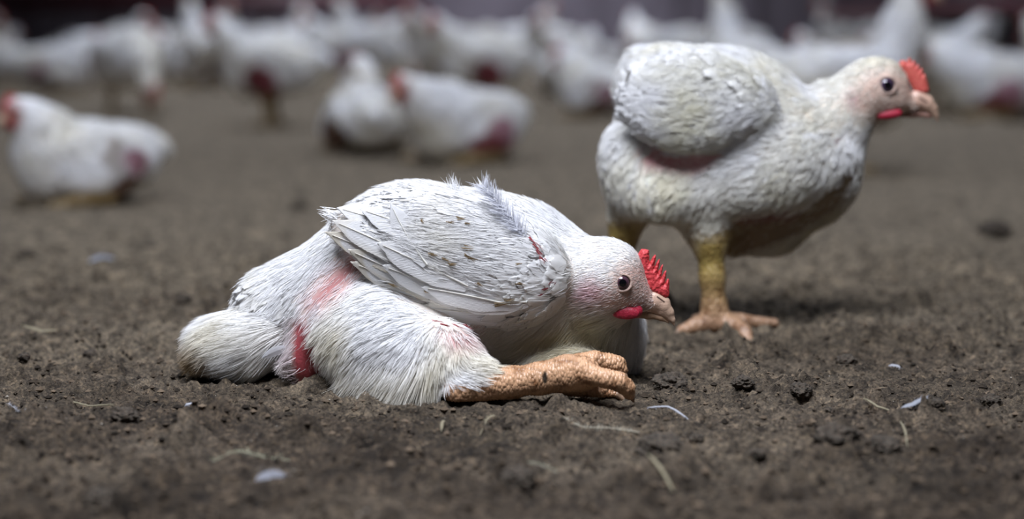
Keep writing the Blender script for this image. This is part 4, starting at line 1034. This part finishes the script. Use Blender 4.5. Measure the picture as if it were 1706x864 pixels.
def ground_feather(pts, width_px, label, colr, name='loose_feather', frayed=0.0, seed=0):
    """a feather or straw lying along picture points of the ground: curved vane on a quill"""
    rng = np.random.default_rng(seed); colr = np.array(colr)
    gp = np.array([G(*q) for q in pts]); gp[:, 2] = [gz(a, b) + .003 for a, b, _ in gp]
    # smooth resample
    t = np.linspace(0, 1, len(gp)); tt = np.linspace(0, 1, 24)
    cp = np.stack([np.interp(tt, t, gp[:, i]) for i in range(3)], 1)
    for _ in range(3): cp[1:-1] = .25 * cp[:-2] + .5 * cp[1:-1] + .25 * cp[2:]
    cp[:, 2] += .002 * np.sin(np.pi * tt)
    w = .75 * width_px * gp[0][1] / FOC / 2
    T = unit(np.gradient(cp, axis=0)); B = unit(np.cross(T, np.array([0, -.45, .9])))
    base = empty(name, cp.mean(0)); tag(base, label, 'feather' if 'feather' in name else 'straw', 'scraps lying on the litter')
    o = cp.mean(0); A = Acc()
    V = []; 
    for i in range(24):
        s = tt[i]; ww = .00032 * (1 - .6 * s)
        for k in range(6): V.append(cp[i] - o + ww * (math.cos(k * math.pi / 3) * B[i] + math.sin(k * math.pi / 3) * np.array([0, 0, 1])))
    Fq = np.array([[i * 6 + k, i * 6 + (k + 1) % 6, (i + 1) * 6 + (k + 1) % 6, (i + 1) * 6 + k] for i in range(23) for k in range(6)])
    A.add(np.array(V), Fq, np.tile(np.array(colr) * 1.05, (len(V), 1))); A.build('quill' if 'feather' in name else 'stalk', M_feather, base)
    if w > .0006:
        A = Acc()
        if frayed < .5:
            V = []; us = np.linspace(-1, 1, 7)
            for i in range(24):
                s = tt[i]; ww = w * max(0.02, min(1, (s + .02) * 4) * (1 - s ** 5) ** .5)
                for u in us: V.append(cp[i] - o + B[i] * u * ww + np.array([0, 0, .0008 - .25 * w * u * u]) + rng.normal(0, .0001, 3))
            Fq = np.array([[i * 7 + j, i * 7 + j + 1, (i + 1) * 7 + j + 1, (i + 1) * 7 + j] for i in range(23) for j in range(6)])
            UV = np.array([[u, s * 2] for s in tt for u in us]); A.add(np.array(V), Fq, np.tile(colr, (len(V), 1)), UV)
        n = int(50 + 70 * frayed); k = rng.integers(2, 23, n); sd = np.where(rng.random(n) < .5, 1, -1)[:, None]
        d = unit(T[k] * .7 + B[k] * sd * .8 + rng.normal(0, .3, (n, 3)))
        A.add(*strands(cp[k] - o, np.tile([[0, -.2, 1.]], (n, 1)), d, w * (1.2 + 1.3 * rng.random(n)), np.full(n, .0003), .1 * np.ones(n), np.zeros(n), np.tile(colr, (n, 1)), None, 3, rng))
        A.build('vane', M_feather, base)
WF = (.50, .51, .56); STRAW = (.34, .30, .20)
ground_feather([(78, 694), (50, 697), (30, 692), (14, 678)], 9, 'thin curved white feather lying at the far left', WF, seed=1, frayed=.6)
ground_feather([(190, 686), (150, 678), (100, 666)], 4, 'thin pale straw pointing at the dark crumbly clod on the left', STRAW, 'straw', seed=2)
ground_feather([(308, 674), (320, 670), (328, 664)], 8, 'tiny white feather scrap lying in front of the tail of the lying bird', WF, seed=3)
ground_feather([(482, 767), (440, 758), (395, 756), (345, 762)], 15, 'long frayed greenish feather lying in front left of the lying bird', (.42, .42, .30), seed=4, frayed=1)
ground_feather([(425, 800), (450, 792), (474, 796)], 30, 'blurred bluish white feather scrap at the lower left centre', (.27, .275, .31), seed=5)
ground_feather([(800, 715), (812, 702), (823, 690)], 9, 'short pale tuft of feather lying below the hock of the lying bird', STRAW, seed=6, frayed=.6)
ground_feather([(1150, 692), (1115, 684), (1078, 680)], 5, 'thin white feather lying below the toes of the lying bird', WF, seed=7, frayed=.4)
ground_feather([(1065, 718), (1020, 718), (970, 714), (940, 702)], 13, 'frayed pale wispy feather left of the large lumpy clod', (.46, .43, .34), seed=8, frayed=1)
ground_feather([(1500, 694), (1520, 696), (1545, 696)], 13, 'flat bluish white feather lying on the right', (.40, .42, .47), seed=9)
ground_feather([(1480, 612), (1490, 613), (1500, 614)], 8, 'small white feather scrap lying on the right behind the flat feather', WF, seed=10)
ground_feather([(1078, 790), (1100, 802), (1122, 815)], 8, 'blurred pale straw at the bottom, below the large lumpy clod', STRAW, 'straw', seed=11)
ground_feather([(1438, 680), (1462, 684), (1486, 689)], 5, 'thin pale straw next to the flat white feather', STRAW, 'straw', seed=12)
ground_feather([(1500, 706), (1508, 720), (1512, 740)], 5, 'thin curved straw on the dark clod under the flat feather', STRAW, 'straw', seed=13)
ground_feather([(848, 772), (890, 772), (930, 786)], 9, 'blurred frayed feather above the black clod at the bottom', (.40, .39, .30), seed=14, frayed=1)
ground_feather([(148, 438), (168, 434), (190, 440)], 16, 'blurred white feather scrap far left behind the lying bird', (.40, .42, .48), seed=15)
ground_feather([(36, 556), (70, 560), (95, 562)], 8, 'blurred pale straw lying at the left, level with the tail', STRAW, 'straw', seed=16)
ground_feather([(735, 716), (737, 708), (740, 700)], 6, 'tiny pale fibre lying below the thigh of the lying bird', STRAW, 'straw', seed=17)

# crumbs, wood shavings and fibres that cover the floor
rng = np.random.default_rng(99)
n = 42000
yy = 0.95 + 1.6 * rng.random(n) ** 1.3; xx = (rng.random(n) - .5) * 1.15 * yy * 1706 / FOC
foot_cells = set()
for VV in (V_LYING, V_STANDING):
    q = VV[VV[:, 2] < .03]
    for i in range(-1, 2):
        for j in range(-1, 2): foot_cells |= set(zip((np.floor(q[:, 0] / .008).astype(int) + i).tolist(), (np.floor(q[:, 1] / .008).astype(int) + j).tolist()))
def clear(xx, yy): return np.array([(a, b) not in foot_cells for a, b in zip(np.floor(xx / .008).astype(int).tolist(), np.floor(yy / .008).astype(int).tolist())])
keep = clear(xx, yy); xx, yy = xx[keep], yy[keep]; n = len(xx)
sz = .0005 + .0032 * rng.random(n) ** 6; zz = ground_height(xx, yy)
octv = np.array([[1, 0, 0], [-1, 0, 0], [0, 1, 0], [0, -1, 0], [0, 0, 1], [0, 0, -1]], float)
octf = np.array([[0, 2, 4], [2, 1, 4], [1, 3, 4], [3, 0, 4], [2, 0, 5], [1, 2, 5], [3, 1, 5], [0, 3, 5]])
V = octv[None] * (sz[:, None, None] * rng.uniform(.5, 1.4, (n, 6, 1))); V[:, :, 2] *= .7
a = rng.random(n) * 6.28; ca, sa = np.cos(a)[:, None], np.sin(a)[:, None]
V = np.stack([V[:, :, 0] * ca - V[:, :, 1] * sa, V[:, :, 0] * sa + V[:, :, 1] * ca, V[:, :, 2]], 2) + np.stack([xx, yy, zz + sz * .3], 1)[:, None]
shade = rng.random(n); cc = np.where(((shade > .985) & (sz < .0016))[:, None], np.array([[.30, .27, .23]]), np.array([[.060, .044, .030]]) * (.25 + 2.2 * rng.random(n) ** 2)[:, None])
F = (np.arange(n) * 6)[:, None, None] + octf[None]
VV, FF, CC = V.reshape(-1, 3), F.reshape(-1, 3), np.repeat(cc, 6, 0)
m = 15000
yy = 0.95 + 1.4 * rng.random(m) ** 1.2; xx = (rng.random(m) - .5) * 1.15 * yy * 1706 / FOC; keep = clear(xx, yy); xx, yy = xx[keep], yy[keep]; m = len(xx); p = np.stack([xx, yy, ground_height(xx, yy) + .0006], 1)
a = rng.random(m) * 6.28; d = np.stack([np.cos(a), np.sin(a), rng.normal(.05, .2, m)], 1); nn = np.tile([[0, 0, 1.]], (m, 1))
cf = np.array([[.13, .10, .068]]) * (.35 + 1.3 * rng.random(m) ** 2)[:, None]
V2, F2, C2 = strands(p, nn, d, .003 + .006 * rng.random(m), .0004 + .0006 * rng.random(m), np.zeros(m), .1 * rng.normal(0, 1, m), cf, None, 3, rng)
lit = mesh_obj('wood_shaving_litter', np.concatenate([VV, V2]), [FF, F2 + len(VV)], M_litter, None, np.concatenate([CC, C2]), smooth=False)
tag(lit, 'crumbs, wood shavings and fibres strewn over the dark litter floor', 'litter', None, 'stuff')
